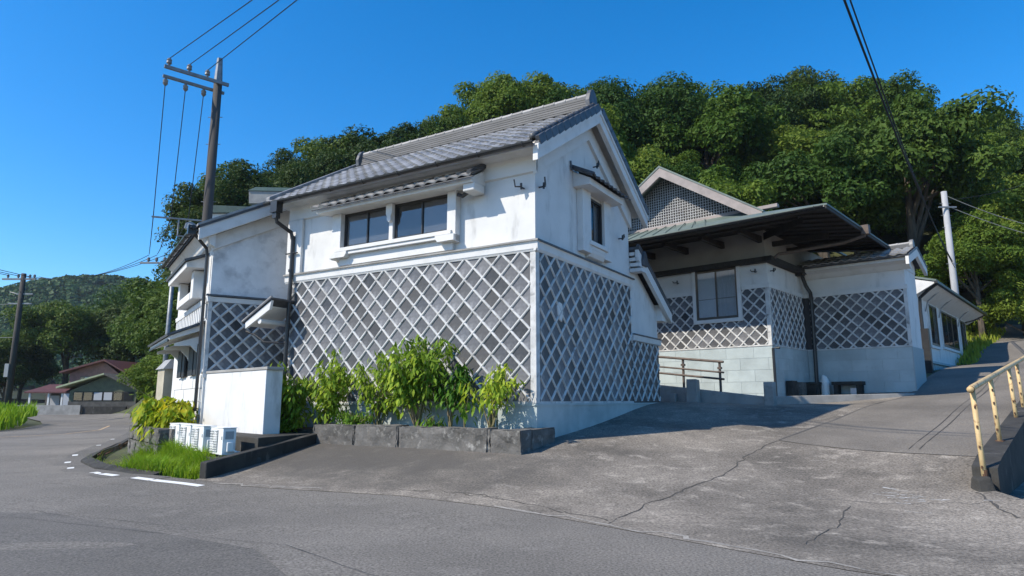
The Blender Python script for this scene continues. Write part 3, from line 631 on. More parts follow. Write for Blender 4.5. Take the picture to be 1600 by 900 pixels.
# lean-to annex behind
MB().box(-3, -.01, DM, 7.75, .2, 4.3).prism([(DM, 4.3), (7.75, 4.3), (DM, 5.6)], -3, -.011).build('annex_wall', 'plaster', st)
MB().prism([(.0, 3.16), (.07, 3.18), (.10, 3.33), (0, 3.34)], DM, 7.82, 'y').build('annex_moulding', 'trim', st)
MB().box(0, .12, DM, 7.84, 3.341, 3.37).build('annex_cap', 'kawara_dark', st)
ar = MB(); rake_prism(ar, -3.1, .32, DM + .01, 5.82, 8.35, 4.22, -.02, .06); aro = ar.build('annex_roof', 'kawara_dark', st)
ab = MB(); rake_prism(ab, .18, .30, DM + .02, 5.82, 8.32, 4.24, -.34, -.021); ab.build('annex_bargeboard', 'trim', st, bevel=.01)
MB().prism([(7.7, 3.95), (8.28, 3.95), (8.3, 4.12), (7.7, 4.45)], -2.9, .17).build('annex_eave', 'trim', st)
for i in range(8):
    f = i / 8; o = MB().tube([(.27, DM + .05 + f * 2.8, 5.92 - f * 1.6), (.27, DM + .05 + (f + .12) * 2.8, 5.92 - (f + .12) * 1.6)], .06, 8).build('verge_roll', 'kawara_dark', aro)
for i in range(4):
    MB().box(.0, .16 + .07 * (3 - i), DM + .02, DM + .34, 5.15 + i * .16, 5.25 + i * .16).build('corbel', 'trim', st)
oni(aro, .3, DM + .4, 5.35, .75, m='kawara_dark')
# little pent roof reaching over the passage at the left end
pr = MB(); pr.hexa([(-8.72, -.72, 3.50), (-7.95, -.72, 3.98), (-7.95, .2, 3.98), (-8.72, .2, 3.50)], [(-8.72, -.72, 3.55), (-7.9, -.72, 4.06), (-7.9, .2, 4.06), (-8.72, .2, 3.55)])
pent = pr.build('passage_roof', 'trim', st)
MB().hexa([(-8.68, -.78, 3.42), (-7.72, -.78, 3.88), (-7.72, -.70, 3.88), (-8.68, -.70, 3.42)], [(-8.70, -.78, 3.60), (-7.66, -.78, 4.13), (-7.66, -.70, 4.13), (-8.70, -.70, 3.60)]).build('passage_bargeboard', 'trim', pent, bevel=.008)
MB().hexa([(-8.80, -.82, 3.57), (-7.64, -.82, 4.16), (-7.64, .2, 4.16), (-8.80, .2, 3.57)], [(-8.80, -.82, 3.61), (-7.64, -.82, 4.21), (-7.64, .2, 4.21), (-8.80, .2, 3.61)]).build('passage_tiles', 'kawara_dark', pent, bevel=.01)
for i in range(5):
    f = i / 5; MB().tube([(-8.8 + f * 1.16, -.79, 3.62 + f * .60), (-8.8 + (f + .2) * 1.16, -.79, 3.62 + (f + .2) * .60)], .035, 8).build('verge_roll', 'kawara', pent)
MB().tube([(-8.15, -.74, 3.60), (-8.15, .1, 3.60)], .075, 8).build('passage_purlin', 'trim', pent)
MB().tube([(-8.75, -.7, 3.36), (-8.5, -.6, 3.26), (-8.2, -.5, 3.05), (-7.9, -.3, 3.04), (-7.72, -.2, 3.04)], .03, 8).build('passage_pipe', 'black_metal', pent)

# ------------------------------------------------------------------ older storehouse by the road
s2 = empty('storehouse', (*S.o, 0), S.rz, label='older mould-stained white storehouse with diamond tiles beside the bending road', cat='storehouse')
LS, DS = 6.2, 5.4; k2 = .53; ye, ze = -.45, 6.22; yr = 2.7; zr = ze + (yr - ye) * k2
MB().box(-LS, 0, 0, DS, .2, 6.05).build('wall', 'plaster', s2)
MB().box(-.5, .004, .004, DS - .01, 4.36, 6.05).prism([(.01, 6.03), (DS - .01, 6.03), (yr, 6.03 + yr * k2)], -LS + .1, .003).build('gable_wall', 'plaster_mould', s2)
tp = MB().box(.005, .01, .0, 3.2, 2.1, 4.2).build('tiled_gable', 'tile_backing', s2)
lattice(tp, 's', .010, [(.07, 3.1, 2.16, 4.18)], .43, .30, 2.27, wbar=.035)
MB().box(0, .04, -.03, .07, 2.1, 4.2).build('corner_strip', 'joint', s2)
mb = MB(); pf = [(0, 4.18), (-.05, 4.19), (-.07, 4.32), (0, 4.34)]
mb.prism(pf, -LS, .075); mb.prism([(-a, b) for a, b in pf], -.06, DS, 'y'); mb.build('belt_moulding', 'trim', s2)
MB().box(0, .11, -.1, DS, 4.341, 4.39).build('belt_cap', 'kawara_dark', s2)
rr = MB()
for e in (ye, 2 * yr - ye): rake_prism(rr, -LS - .3, .38, e, ze, yr, zr, -.06, .0)
ro2 = rr.build('roof', 'kawara_dark', s2)
tm = MB()
for e in (ye - .05, 2 * yr - ye + .05): rake_prism(tm, -LS - .32, .40, e, ze - .02, yr, zr, .001, .07)
tm.build('tile_course', 'kawara', ro2)
for i in range(22): MB().tube([(-LS - .25 + i * .3, ye - .08, ze + .03), (-LS - .25 + i * .3, ye + 1.2, ze + .03 + 1.28 * k2)], .05, 6).build('roof_roll', 'kawara', ro2)
b2 = MB()
for e in (ye, 2 * yr - ye): rake_prism(b2, .22, .34, e, ze, yr, zr, -.40, -.061)
b2.build('bargeboard', 'trim', s2, bevel=.01)
b3 = MB()
for e in (-.06, 2 * yr + .06): rake_prism(b3, 0, .06, e, 5.62, yr, 5.62 + (yr + .06) * k2, 0, .42)
b3.build('raking_frieze', 'trim', s2)
MB().prism([(0, 5.70), (-.12, 5.76), (-.2, 5.95), (-.40, 6.12), (-.38, 6.18), (0, 6.3)], -LS - .2, .22).build('eaves_cornice', 'trim', s2)
gutter(ro2, -LS - .3, .3, ye - .14, ze - .03, .065)
MB().tube([(.05, -.59, 6.15), (.05, -.5, 6.0), (-.18, -.16, 5.72), (-.2, -.12, 5.5), (-.2, -.12, 1.2)], .045, 8).box(-.05, .15, -.70, -.50, 6.0, 6.25).build('downpipe', 'black_metal', s2)
# road side: hooded window, pent roof and dark shutters
hw = MB().prism([(0, 5.25), (-.55, 5.22), (-.57, 5.36), (0, 5.60)], -4.6, -.7).build('window_hood', 'trim', s2)
MB().prism([(0, 5.61), (-.62, 5.37), (-.64, 5.43), (0, 5.68)], -4.7, -.6).build('hood_tiles', 'kawara_dark', hw)
MB().box(-4.2, -3.8, -.3, 0, 4.4, 5.22).box(-1.5, -1.1, -.3, 0, 4.4, 5.22).box(-3.8, -1.5, -.32, 0, 4.4, 4.62).build('window_surround', 'trim', s2, bevel=.02)
window(s2, 'f', -.001, -3.8, -1.5, 4.62, 5.22, ['dark_room', 'dark_room'])
for i in range(18): MB().box(-LS + .2 + i * .33, -LS + .36 + i * .33, -.05, 0, 3.75, 4.15).build('frieze_rib', 'trim', s2)
pp = MB().prism([(0, 3.45), (-.85, 3.12), (-.87, 3.22), (0, 3.62)], -5.2, -.45).build('pent_roof', 'trim', s2)
MB().prism([(0, 3.63), (-.92, 3.22), (-.94, 3.28), (0, 3.70)], -5.3, -.35).build('pent_tiles', 'kawara_dark', pp)
MB().box(-5.1, -.5, -.9, -.86, 3.08, 3.14).build('pent_gutter', 'black_metal', pp)
for x in (-4.7, -2.7, -.75): MB().prism([(0, 3.3), (-.7, 3.05), (-.7, 2.97), (-.3, 3.0), (-.1, 2.8), (0, 2.6)], x, x + .12).build('bracket', 'trim', pp)
for x in (-4.3, -2.1):
    for i in range(3): MB().box(x + i * .5, x + .48 + i * .5, -.12 - .02 * (i % 2), -.06, 2.2, 3.05).build('shutter_board', 'shutter', s2)
for r in range(4):
    for c in range(8):
        MB().box(-5.9 + c * .7 + (r % 2) * .2, -5.9 + c * .7 + .69 + (r % 2) * .2, -.03 - .004 * ((r + c) % 3), .0, .75 + r * .36, .75 + r * .36 + .345).build('base_block', 'trim', s2)

# white rendered bunker between the storehouses
pb = [(-5.75, 15.5), (-5.46, 15.79), (-6.6, 18.05), (-7.6, 19.0), (-8.5, 18.2)]
bk = tag(MB().prism(pb, .3, 2.20, 'z').build('rendered_box', 'plaster', bevel=.015), 'low white rendered concrete box in front of the older storehouse', 'box')
ctr = Vector((sum(p[0] for p in pb) / 5, sum(p[1] for p in pb) / 5))
MB().prism([tuple(ctr + (Vector(p) - ctr) * 1.035) for p in pb], 2.201, 2.27, 'z').build('cap_ledge', 'concrete', bk, bevel=.01)

# ------------------------------------------------------------------ office house on the right
of = empty('office_house', (*Q.o, 0), Q.rz, label='long white house with green metal hipped roof and gable grid up the slope', cat='house')
MB().box(-9, 0, 0, 9, .8, 6.2).box(.0, 3.4, 3.5, 5.2, .8, 6.3).build('wall', 'plaster', of)
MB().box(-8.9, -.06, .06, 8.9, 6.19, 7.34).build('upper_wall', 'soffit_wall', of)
def blocks(plane, c0, a0, a1, z0, rows, bw, bh):
    pan = (MB().box(a0, a1, c0 - .012, c0, z0 - .5, z0 + rows * bh) if plane == 'f' else MB().box(c0, c0 + .012, a0, a1, z0 - .5, z0 + rows * bh)).build('block_base', 'mortar', of)
    for r in range(rows):
        a = a0 - (bw / 2 if r % 2 else 0)
        while a < a1 - .02:
            q0 = max(a, a0) + .004; q1 = min(a + bw, a1) - .004; zz0 = z0 + r * bh + .004; zz1 = z0 + (r + 1) * bh - .004; h = .019 + random.uniform(0, .003)
            if q1 - q0 > .06:
                (MB().box(q0, q1, c0 - h, c0 - .011, zz0, zz1) if plane == 'f' else MB().box(c0 + .011, c0 + h, q0, q1, zz0, zz1)).build('block', 'block', pan)
            a += bw
blocks('f', 0, -6.5, .02, 1.32, 5, .98, .395); blocks('s', 0, -.02, 3.48, 1.32, 5, .98, .395); blocks('f', 3.5, .02, 3.42, 1.32, 5, .98, .395)
MB().box(3.4, 3.43, 3.47, 5.2, .8, 3.29).build('block_base', 'mortar', of)
Z0, Z1 = 3.34, 5.28
WX0, WX1, WZ0 = -2.74, -.92, 4.2
tq = MB().box(-6.5, 0, -.006, -.001, 3.3, 5.3).build('tiled_front', 'tile_backing', of)
lattice(tq, 'f', -.006, [(-6.4, -.1, Z0, WZ0), (-6.4, WX0, WZ0, Z1), (WX1, -.1, WZ0, Z1)], .43, -.3, Z0 + .1, wbar=.031, hbar=.026)
tq2 = MB().box(.001, .006, 0, 3.5, 3.3, 5.3).build('tiled_side', 'tile_backing', of)
lattice(tq2, 's', .006, [(.1, 3.3, Z0, Z1)], .43, .3, Z0 + .1, wbar=.031, hbar=.026)
tq3 = MB().box(0, 3.4, 3.494, 3.499, 3.3, 5.3).build('tiled_wing', 'tile_backing', of)
lattice(tq3, 'f', 3.494, [(.2, 3.32, Z0, Z1)], .43, 3.1, Z0 + .1, wbar=.031, hbar=.026)
MB().box(-.1, .025, -.03, 0, 3.3, 5.3).box(0, .031, -.001, .1, 3.3, 5.3).build('corner_strip', 'joint', of)
MB().box(3.32, 3.43, 3.466, 3.5, 3.3, 5.3).build('corner_strip', 'joint', of)
MB().box(-6.5, .03, -.04, 0, 3.295, 3.34).box(0, .041, .0, 3.46, 3.296, 3.341).box(.04, 3.44, 3.455, 3.5, 3.297, 3.342).build('bottom_strip', 'joint', of)
MB().box(-6.5, WX0 - .02, -.05, 0, 5.28, 5.42).box(WX1 + .02, .055, -.05, 0, 5.28, 5.42).box(0, .05, .0, 3.45, 5.281, 5.42).box(.05, 3.46, 3.445, 3.5, 5.282, 5.43).build('belt_moulding', 'trim', of)
MB().box(WX0, WX0 + .13, -.09, 0, WZ0, 6.15).box(WX1 - .13, WX1, -.09, 0, WZ0, 6.15).box(WX0 + .13, WX1 - .13, -.09, 0, WZ0, WZ0 + .13).build('window_surround', 'trim', of, bevel=.01)
window(of, 'f', -.001, WX0 + .13, WX1 - .13, WZ0 + .13, 6.12, ['curtain_reflect', 'curtain'], frame='alu', glass='glass_blue', fw=.05)  # left pane's reflected sky is painted as a paler curtain
MB().box(WX0 + .2, WX1 - .2, -.036, -.032, 5.06, 5.075).build('window_bar', 'alu', of)
# dark eaves beam with gutter below the upper wall
MB().box(-9.2, .28, -.28, -.001, 6.13, 6.30).box(.0, .281, -.28, 3.2, 6.131, 6.301).build('eaves_beam', 'dark_wood', of)
MB().tube([(.14, 2.9, 6.25), (.14, 3.1, 6.05), (.2, 3.25, 5.7), (.32, 3.30, 5.45), (.32, 3.36, 5.2), (.30, 3.38, 3.3), (.28, 3.38, 2.0)], .07, 8).box(.0, .26, 2.75, 3.05, 6.05, 6.38).build('downpipe', 'black_metal', of)
MB().tube([(.28, -.06, 3.2), (.06, -.06, 3.2), (.06, -.06, 1.3)], .045, 6).build('downpipe', 'black_metal', of)
# main roof: hipped skirt and gable
ZEA = 7.02; XA, ZA = -3.05, 9.90; XF, ZF = .62, 7.46
sk = MB()
sk.hexa([(-9.2, -2.8, ZEA - .05), (2.87, -2.8, ZEA - .05), (.62, -1.45, 7.44), (0, -.9, 7.75), (-8.2, -.9, 7.75)], [(-9.2, -2.8, ZEA), (2.87, -2.8, ZEA), (.62, -1.45, 7.49), (0, -.9, 7.80), (-8.2, -.9, 7.8)])
sk.hexa([(2.87, -2.8, ZEA - .051), (2.87, 5.0, ZEA - .051), (.55, 5.0, 7.40), (.62, -1.45, 7.43)], [(2.87, -2.8, ZEA + .001), (2.87, 5.0, ZEA + .001), (.55, 5.0, 7.46), (.62, -1.45, 7.491)])
for xe in (XF, 2 * XA - XF):
    sk.hexa([(xe, -1.62, ZF), (xe, 8.6, ZF), (XA, 8.6, ZA - .06), (XA, -1.62, ZA - .06)], [(xe, -1.62, ZF + .06), (xe, 8.6, ZF + .06), (XA, 8.6, ZA + .01), (XA, -1.62, ZA + .01)])
oroof = sk.build('roof', 'copper', of)
for i in range(18): MB().hexa([(-9 + i * .48, -2.79, ZEA + .001), (-8.98 + i * .48, -2.79, ZEA + .001), (-8.1 + i * .375 + .02, -.92, 7.791), (-8.1 + i * .375, -.92, 7.791)], [(-9 + i * .48, -2.79, ZEA + .03), (-8.98 + i * .48, -2.79, ZEA + .03), (-8.1 + i * .375 + .02, -.92, 7.82), (-8.1 + i * .375, -.92, 7.82)]).build('standing_seam', 'copper', oroof)
bb = MB()
for xe in (XF - .05, 2 * XA - XF + .05):
    bb.hexa([(xe, -1.60, ZF - .30), (XA, -1.60, ZA - .40), (XA, -1.60, ZA - .065), (xe, -1.60, ZF + .025)], [(xe, -1.50, ZF - .30), (XA, -1.50, ZA - .40), (XA, -1.50, ZA - .065), (xe, -1.50, ZF + .025)])
bb.build('bargeboard', 'barge', oroof)
GT = ZA - .1; GK = (ZA - ZF) / (XF - XA)
MB().poly([(XA - (GT - 7.76) / GK, -.80, 7.76), (XA + (GT - 7.76) / GK, -.80, 7.76), (XA, -.80, GT)]).build('gable_panel', 'dark_wood', oroof)
gg = MB(); gx = XA - 3.4
while gx < XA + 3.4:
    zt = GT - .03 - abs(gx - XA) * GK
    if zt > 7.85: gg.box(gx - .012, gx + .012, -.935, -.905, 7.8, zt)
    gx += .098
gz = 7.86
while gz < GT - .1:
    hw_ = (GT - .03 - gz) / GK; gg.box(XA - hw_, XA + hw_, -.950, -.936, gz - .010, gz + .010); gz += .098
mat('grid_wood', (.46, .46, .455), .8, (.33, .33, .325), 3, .4, .7)
tag(gg.build('gable_grid', 'grid_wood', oroof), kind='stuff')
MB().box(XA - 3.9, XA + 3.9, -1.0, -.82, 7.73, 7.84).build('gable_sill', 'barge', oroof)
sfm = MB().hexa([(-9.1, -2.74, ZEA - .075), (2.81, -2.74, ZEA - .075), (0, .1, 7.30), (-9.1, .1, 7.30)], [(-9.1, -2.74, ZEA - .06), (2.81, -2.74, ZEA - .06), (0, .1, 7.32), (-9.1, .1, 7.32)])
sfm.hexa([(2.81, -2.74, ZEA - .076), (2.81, 4.9, ZEA - .076), (-.1, 4.9, 7.31), (-.1, .1, 7.31)], [(2.81, -2.74, ZEA - .061), (2.81, 4.9, ZEA - .061), (-.1, 4.9, 7.33), (-.1, .1, 7.33)])
sfm.build('soffit', 'dark_wood', oroof)
MB().box(-9.1, 2.85, -2.79, -2.73, ZEA - .15, ZEA - .052).box(2.79, 2.851, -2.73, 4.95, ZEA - .151, ZEA - .053).build('fascia', 'dark_wood', oroof)
for i in range(11): MB().hexa([(.1, -2.0 + i * .62, 7.23), (2.78, -2.0 + i * .62, ZEA - .14), (2.78, -1.95 + i * .62, ZEA - .14), (.1, -1.95 + i * .62, 7.23)], [(.1, -2.0 + i * .62, 7.28), (2.78, -2.0 + i * .62, ZEA - .08), (2.78, -1.95 + i * .62, ZEA - .08), (.1, -1.95 + i * .62, 7.28)]).build('rafter', 'dark_wood', oroof)
gutter(oroof, -9, 2.8, -2.87, ZEA - .07, .055)
for x in (-4.4, -3.0, -1.6, -.25): MB().hexa([(x, -1.7, 6.88), (x + .13, -1.7, 6.88), (x + .13, .1, 6.86), (x, .1, 6.86)], [(x, -1.7, 7.0), (x + .13, -1.7, 7.0), (x + .13, .1, 7.1), (x, .1, 7.1)]).build('bracket_arm', 'dark_wood', oroof)
MB().hexa([(.0, -.1, 6.9), (.1, -.2, 6.9), (1.9, -1.9, 6.8), (1.8, -1.8, 6.8)], [(.0, -.1, 7.15), (.1, -.2, 7.15), (1.9, -1.9, 6.98), (1.8, -1.8, 6.98)]).build('bracket_arm', 'dark_wood', oroof)
for y in (.8, 2.2): MB().box(-.1, 1.8, y, y + .13, 6.85, 7.02).build('bracket_arm', 'dark_wood', oroof)
MB().box(-8.8, 1.7, -1.72, -1.60, 7.0, 7.11).build('purlin', 'dark_wood', oroof)
MB().tube([(2.93, .9, 7.0), (2.9, .85, 6.75), (2.3, .8, 6.6), (.4, .1, 6.38), (.28, .0, 6.25)], .055, 8).box(2.83, 3.05, .75, 1.0, 6.78, 7.08).build('rain_pipe', 'rail_brown', oroof)
hook(of, (-.35, 0, 5.85), (0, -1, 0), .06); hook(of, (0, .3, 5.88), (1, 0, 0), .06); hook(of, (-3.3, 0, 5.8), (0, -1, 0), .06)
# tiled wing roof
MB().prism([(3.5, 5.95), (3.4, 6.0), (3.25, 6.12), (3.0, 6.2), (3.0, 6.3), (3.5, 6.45)], .0, 3.62).build('wing_cornice', 'trim', of)
wr = MB(); wr.prism([(2.88, 6.30), (4.35, 6.80), (4.35, 6.87), (2.86, 6.37)], .0, 3.72); wr.prism([(5.8, 6.30), (4.35, 6.80), (4.35, 6.87), (5.8, 6.37)], .0, 3.72)
wro = wr.build('wing_roof', 'kawara_dark', of)
slope_tiles(wro, .0, 3.68, 2.84, 6.35, 4.27, 6.84, 12, 4)
ridge(wro, 2.4, 3.5, 4.35, 6.85, .14, .06); oni(wro, 3.56, 4.35, 6.82, .55, m='kawara')
wb = MB(); wb.hexa([(3.60, 2.86, 6.02), (3.60, 4.35, 6.52), (3.60, 4.35, 6.79), (3.60, 2.86, 6.29)], [(3.70, 2.86, 6.02), (3.70, 4.35, 6.52), (3.70, 4.35, 6.79), (3.70, 2.86, 6.29)])
wb.hexa([(3.60, 5.82, 6.02), (3.60, 4.35, 6.52), (3.60, 4.35, 6.79), (3.60, 5.82, 6.29)], [(3.70, 5.82, 6.02), (3.70, 4.35, 6.52), (3.70, 4.35, 6.79), (3.70, 5.82, 6.29)]); wb.build('wing_bargeboard', 'trim', wro)
MB().prism([(3.52, 6.0), (5.18, 6.0), (5.18, 6.3), (4.35, 6.7), (3.52, 6.35)], 3.38, 3.42).build('wing_gable', 'plaster', of)
# long rear wing beside the ramp
MB().box(-3, 2.6, 9.5, 21.6, 1.5, 6.0).build('rear_wing_wall', 'plaster', of)
rw = MB(); rw.prism([(3.45, 6.28), (3.45, 6.36), (-.5, 7.5), (-.5, 7.4)], 9.0, 23.2, 'y'); rwo = rw.build('rear_wing_roof', 'copper', of)
MB().prism([(3.38, 6.22), (3.38, 6.275), (2.5, 6.50), (2.5, 5.72)], 9.05, 23.1, 'y').build('rear_soffit', 'trim', rwo)
MB().box(3.38, 3.5, 8.95, 23.2, 6.20, 6.30).build('rear_gutter', 'black_metal', rwo)
for y0, y1, z0 in ((11.6, 13.3, 3.9), (14.4, 18.6, 4.0), (19.6, 21.2, 3.95)):
    MB().box(2.6, 2.66, y0 - .12, y1 + .12, z0 - .14, z0 - .02).box(2.6, 2.65, y0 - .12, y0 - .01, z0 - .02, 5.75).box(2.6, 2.65, y1 + .01, y1 + .12, z0 - .02, 5.75).build('window_surround', 'trim', of)
    window(of, 's', 2.601, y0, y1, z0, 5.7, ['dark_room', 'curtain'] if y1 - y0 < 3 else ['dark_room', 'dark_room', 'dark_room'], frame='alu')
MB().box(2.6, 2.72, 9.5, 21.6, 3.05, 3.15).box(2.6, 2.64, 9.5, 21.6, 1.6, 3.05).build('rear_base_course', 'block', of)
for i in range(12): MB().box(2.641, 2.655, 9.6 + i * 1.0, 9.62 + i * 1.0, 1.7, 3.04).build('base_joint', 'mortar', of)
MB().box(.5, 2.62, 9.42, 9.499, 4.45, 4.6).build('porch_beam', 'dark_wood', of)
MB().tube([(3.4, 9.25, 6.2), (3.1, 9.3, 6.0), (2.75, 9.35, 5.7), (2.72, 9.38, 5.2), (2.75, 9.4, 2.0)], .07, 8).box(2.62, 2.95, 9.2, 9.48, 1.6, 4.4).build('downpipe', 'black_metal', of)
MB().tube([(3.4, 22.9, 6.2), (2.9, 22.6, 5.9), (2.62, 21.8, 5.75)], .05, 6).build('downpipe', 'black_metal', of)
for y in (11.0, 14.0, 19.1): MB().tube([(2.62, y, 5.3), (2.75, y, 5.75), (3.2, y + .1, 6.15)], .03, 6).build('cable_conduit', 'ac_grey', of)
MB().box(2.75, 3.1, 20.2, 20.9, 2.9, 3.7).build('meter_box', 'ac_grey', of, bevel=.02)

# kerbs, posts and handrail before the office
def qthing(name, mb, m, label, cat, group=None, bevel=0):
    o = mb.build(name, m, bevel=bevel); o.location = (*Q.o, 0); o.rotation_euler.z = Q.rz; return tag(o, label, cat, group)
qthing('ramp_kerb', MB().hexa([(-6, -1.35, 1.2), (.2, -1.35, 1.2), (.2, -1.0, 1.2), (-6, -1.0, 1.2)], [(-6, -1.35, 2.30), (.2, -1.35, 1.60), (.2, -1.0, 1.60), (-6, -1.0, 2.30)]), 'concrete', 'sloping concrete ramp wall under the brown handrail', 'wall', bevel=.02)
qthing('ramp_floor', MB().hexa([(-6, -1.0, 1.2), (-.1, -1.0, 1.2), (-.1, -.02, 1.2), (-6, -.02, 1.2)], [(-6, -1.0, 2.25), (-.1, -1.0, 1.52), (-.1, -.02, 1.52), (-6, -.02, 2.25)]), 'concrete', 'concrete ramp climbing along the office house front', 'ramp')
hr = empty('handrail', (*Q.o, 0), Q.rz, label='brown pipe handrail along the ramp of the office house', cat='handrail')
def rz_(x): return 1.62 + (.2 - x) * .113
for x in (-5.3, -4.0, -2.67, -1.34): MB().tube([(x, -1.15, rz_(x) - .03), (x, -1.15, rz_(x) + .99)], .045, 8).box(x - .06, x + .06, -1.21, -1.09, rz_(x) + .72, rz_(x) + .79).build('post', 'rail_brown', hr)
for dz, r in ((.97, .042), (.62, .03), (.40, .036)): MB().tube([(-6, -1.2, rz_(-6) + dz), (-1.18, -1.2, rz_(-1.18) + dz)], r, 8).build('rail', 'rail_brown', hr)
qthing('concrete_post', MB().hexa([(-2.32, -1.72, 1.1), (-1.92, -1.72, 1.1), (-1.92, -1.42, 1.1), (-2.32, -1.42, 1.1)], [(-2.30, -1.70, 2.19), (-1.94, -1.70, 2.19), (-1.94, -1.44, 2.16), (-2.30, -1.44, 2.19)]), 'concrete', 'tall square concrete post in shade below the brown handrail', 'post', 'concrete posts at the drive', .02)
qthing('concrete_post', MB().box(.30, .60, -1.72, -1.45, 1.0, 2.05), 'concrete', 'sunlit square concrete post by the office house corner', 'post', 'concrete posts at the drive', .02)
qthing('concrete_post', MB().box(-2.95, -2.72, -1.72, -1.5, 1.1, 1.72), 'concrete', 'short square concrete stub next to the storehouse corner', 'post', 'concrete posts at the drive', .02)
qthing('low_kerb', MB().hexa([(.2, -.55, .9), (3.5, 2.55, 1.2), (3.5, 2.85, 1.2), (.1, -.35, .9)], [(.2, -.55, 1.62), (3.5, 2.55, 1.72), (3.5, 2.85, 1.72), (.1, -.35, 1.62)]), 'concrete', 'low concrete kerb before the shaded office wing', 'kerb', bevel=.02)
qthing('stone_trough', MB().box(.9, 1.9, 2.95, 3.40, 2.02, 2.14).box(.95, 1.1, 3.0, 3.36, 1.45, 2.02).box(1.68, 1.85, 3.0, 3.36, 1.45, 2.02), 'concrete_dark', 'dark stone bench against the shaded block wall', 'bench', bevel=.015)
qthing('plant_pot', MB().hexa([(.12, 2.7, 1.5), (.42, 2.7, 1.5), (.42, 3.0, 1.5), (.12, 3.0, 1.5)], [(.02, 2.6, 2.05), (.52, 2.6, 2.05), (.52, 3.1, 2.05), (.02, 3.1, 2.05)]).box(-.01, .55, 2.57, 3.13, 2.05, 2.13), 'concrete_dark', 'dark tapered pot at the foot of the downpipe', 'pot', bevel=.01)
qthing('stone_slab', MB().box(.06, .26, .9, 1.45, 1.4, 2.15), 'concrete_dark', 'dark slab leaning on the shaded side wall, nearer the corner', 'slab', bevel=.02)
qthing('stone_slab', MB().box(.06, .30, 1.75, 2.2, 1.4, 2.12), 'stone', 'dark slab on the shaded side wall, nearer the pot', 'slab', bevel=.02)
qthing('small_sign', MB().box(1.62, 1.80, 2.55, 2.59, 1.62, 1.90), 'paper', 'tiny white notice card standing before the stone bench', 'sign')
qthing('white_can', MB().tube([(.62, 3.2, 1.5), (.62, 3.2, 2.15), (.60, 3.2, 2.3), (.55, 3.2, 2.38)], [.15, .15, .10, .04], 10), 'ac_white', 'white plastic can standing beside the dark pot', 'can')

# ------------------------------------------------------------------ yellow guard rail on its concrete kerb wall
def rp(s_, off=0): return (RP[0] + RV[0] * s_ + Q.r[0] * off, RP[1] + RV[1] * s_ + Q.r[1] * off)
def kz(s_): return .45 + .115 * s_ if s_ > .25 else .40 + .2 * s_
kb = MB(); SS = [0, .6, 2.1, 5.1, 6.8, 9, 12, 16, 20, 26]
for a, b in zip(SS[:-1], SS[1:]):
    pa0, pa1, pb0, pb1 = rp(a, -.06), rp(a, .26), rp(b, -.06), rp(b, .26)
    za, zb = kz(a) + .12, kz(b) + .12
    kb.hexa([(*pa0, -.2), (*pa1, -.2), (*pb1, -.2), (*pb0, -.2)], [(*pa0, za), (*pa1, za - .015), (*pb1, zb - .015), (*pb0, zb)])
tag(kb.build('kerb_wall', 'concrete_dark'), 'dark weathered concrete kerb wall under the yellow guard rail', 'wall')
yr_ = empty('guard_rail', (*RP, 0), 0, label='rusty yellow pipe guard rail climbing beside the ramp', cat='guard rail')
def rel(s_, off, z): p = rp(s_, off); return (p[0] - RP[0], p[1] - RP[1], z)
posts = [(-.05, .10, .22, 1.68), (2.1, .10, .76, 1.89), (5.1, .10, .98, 2.185), (6.8, .10, 1.16, 2.35), (9.4, .10, 1.5, 2.605), (12, .10, 1.8, 2.86), (15, .10, 2.1, 3.155)]
for s_, off, zb, zt in posts:
    pm = MB().tube([rel(s_, off, zb - .1), rel(s_ - .03, off - .03, zt)], .038, 10).build('post', 'yellow_rail', yr_, smooth=True)
    for k in range(4):
        z = zb + (zt - zb) * (.2 + .2 * k); q = rel(s_ - .02, off - .02, z)
        MB().tube([(q[0] - .026, q[1] - .034, z - .012), (q[0] - .026, q[1] - .034, z + .03)], .012, 6).build('rust_hole', 'rust', pm)
MB().tube([rel(s_ - .03, off - .03, zt) for s_, off, zb, zt in [(-.22, .10, 0, 1.655)] + posts], .047, 12).build('rail', 'yellow_rail', yr_, smooth=True)
MB().tube([rel(-.235, .07, 1.653), rel(-.21, .072, 1.656)], .052, 12).build('rail_end', 'rust', yr_)
MB().tube([rel(-.06, .11, .1), rel(-.05, .10, .48)], .044, 10).build('post_foot', 'rust', yr_)
for s_, off, zb, zt in posts[1:]: MB().tube([rel(s_, off, zb - .02), rel(s_, off, zb + .05)], .075, 10).build('post_collar', 'rust', yr_)
tag(MB().hexa([(6.75, 9.85, -.05), (7.05, 9.8, -.05), (7.1, 10.1, -.05), (6.8, 10.2, -.05)], [(6.8, 9.95, .36), (6.98, 9.9, .40), (7.02, 10.08, .40), (6.85, 10.15, .38)]).build('stone_stub', 'concrete_dark', bevel=.03), 'broken concrete stub at the foot of the first yellow post', 'stub')

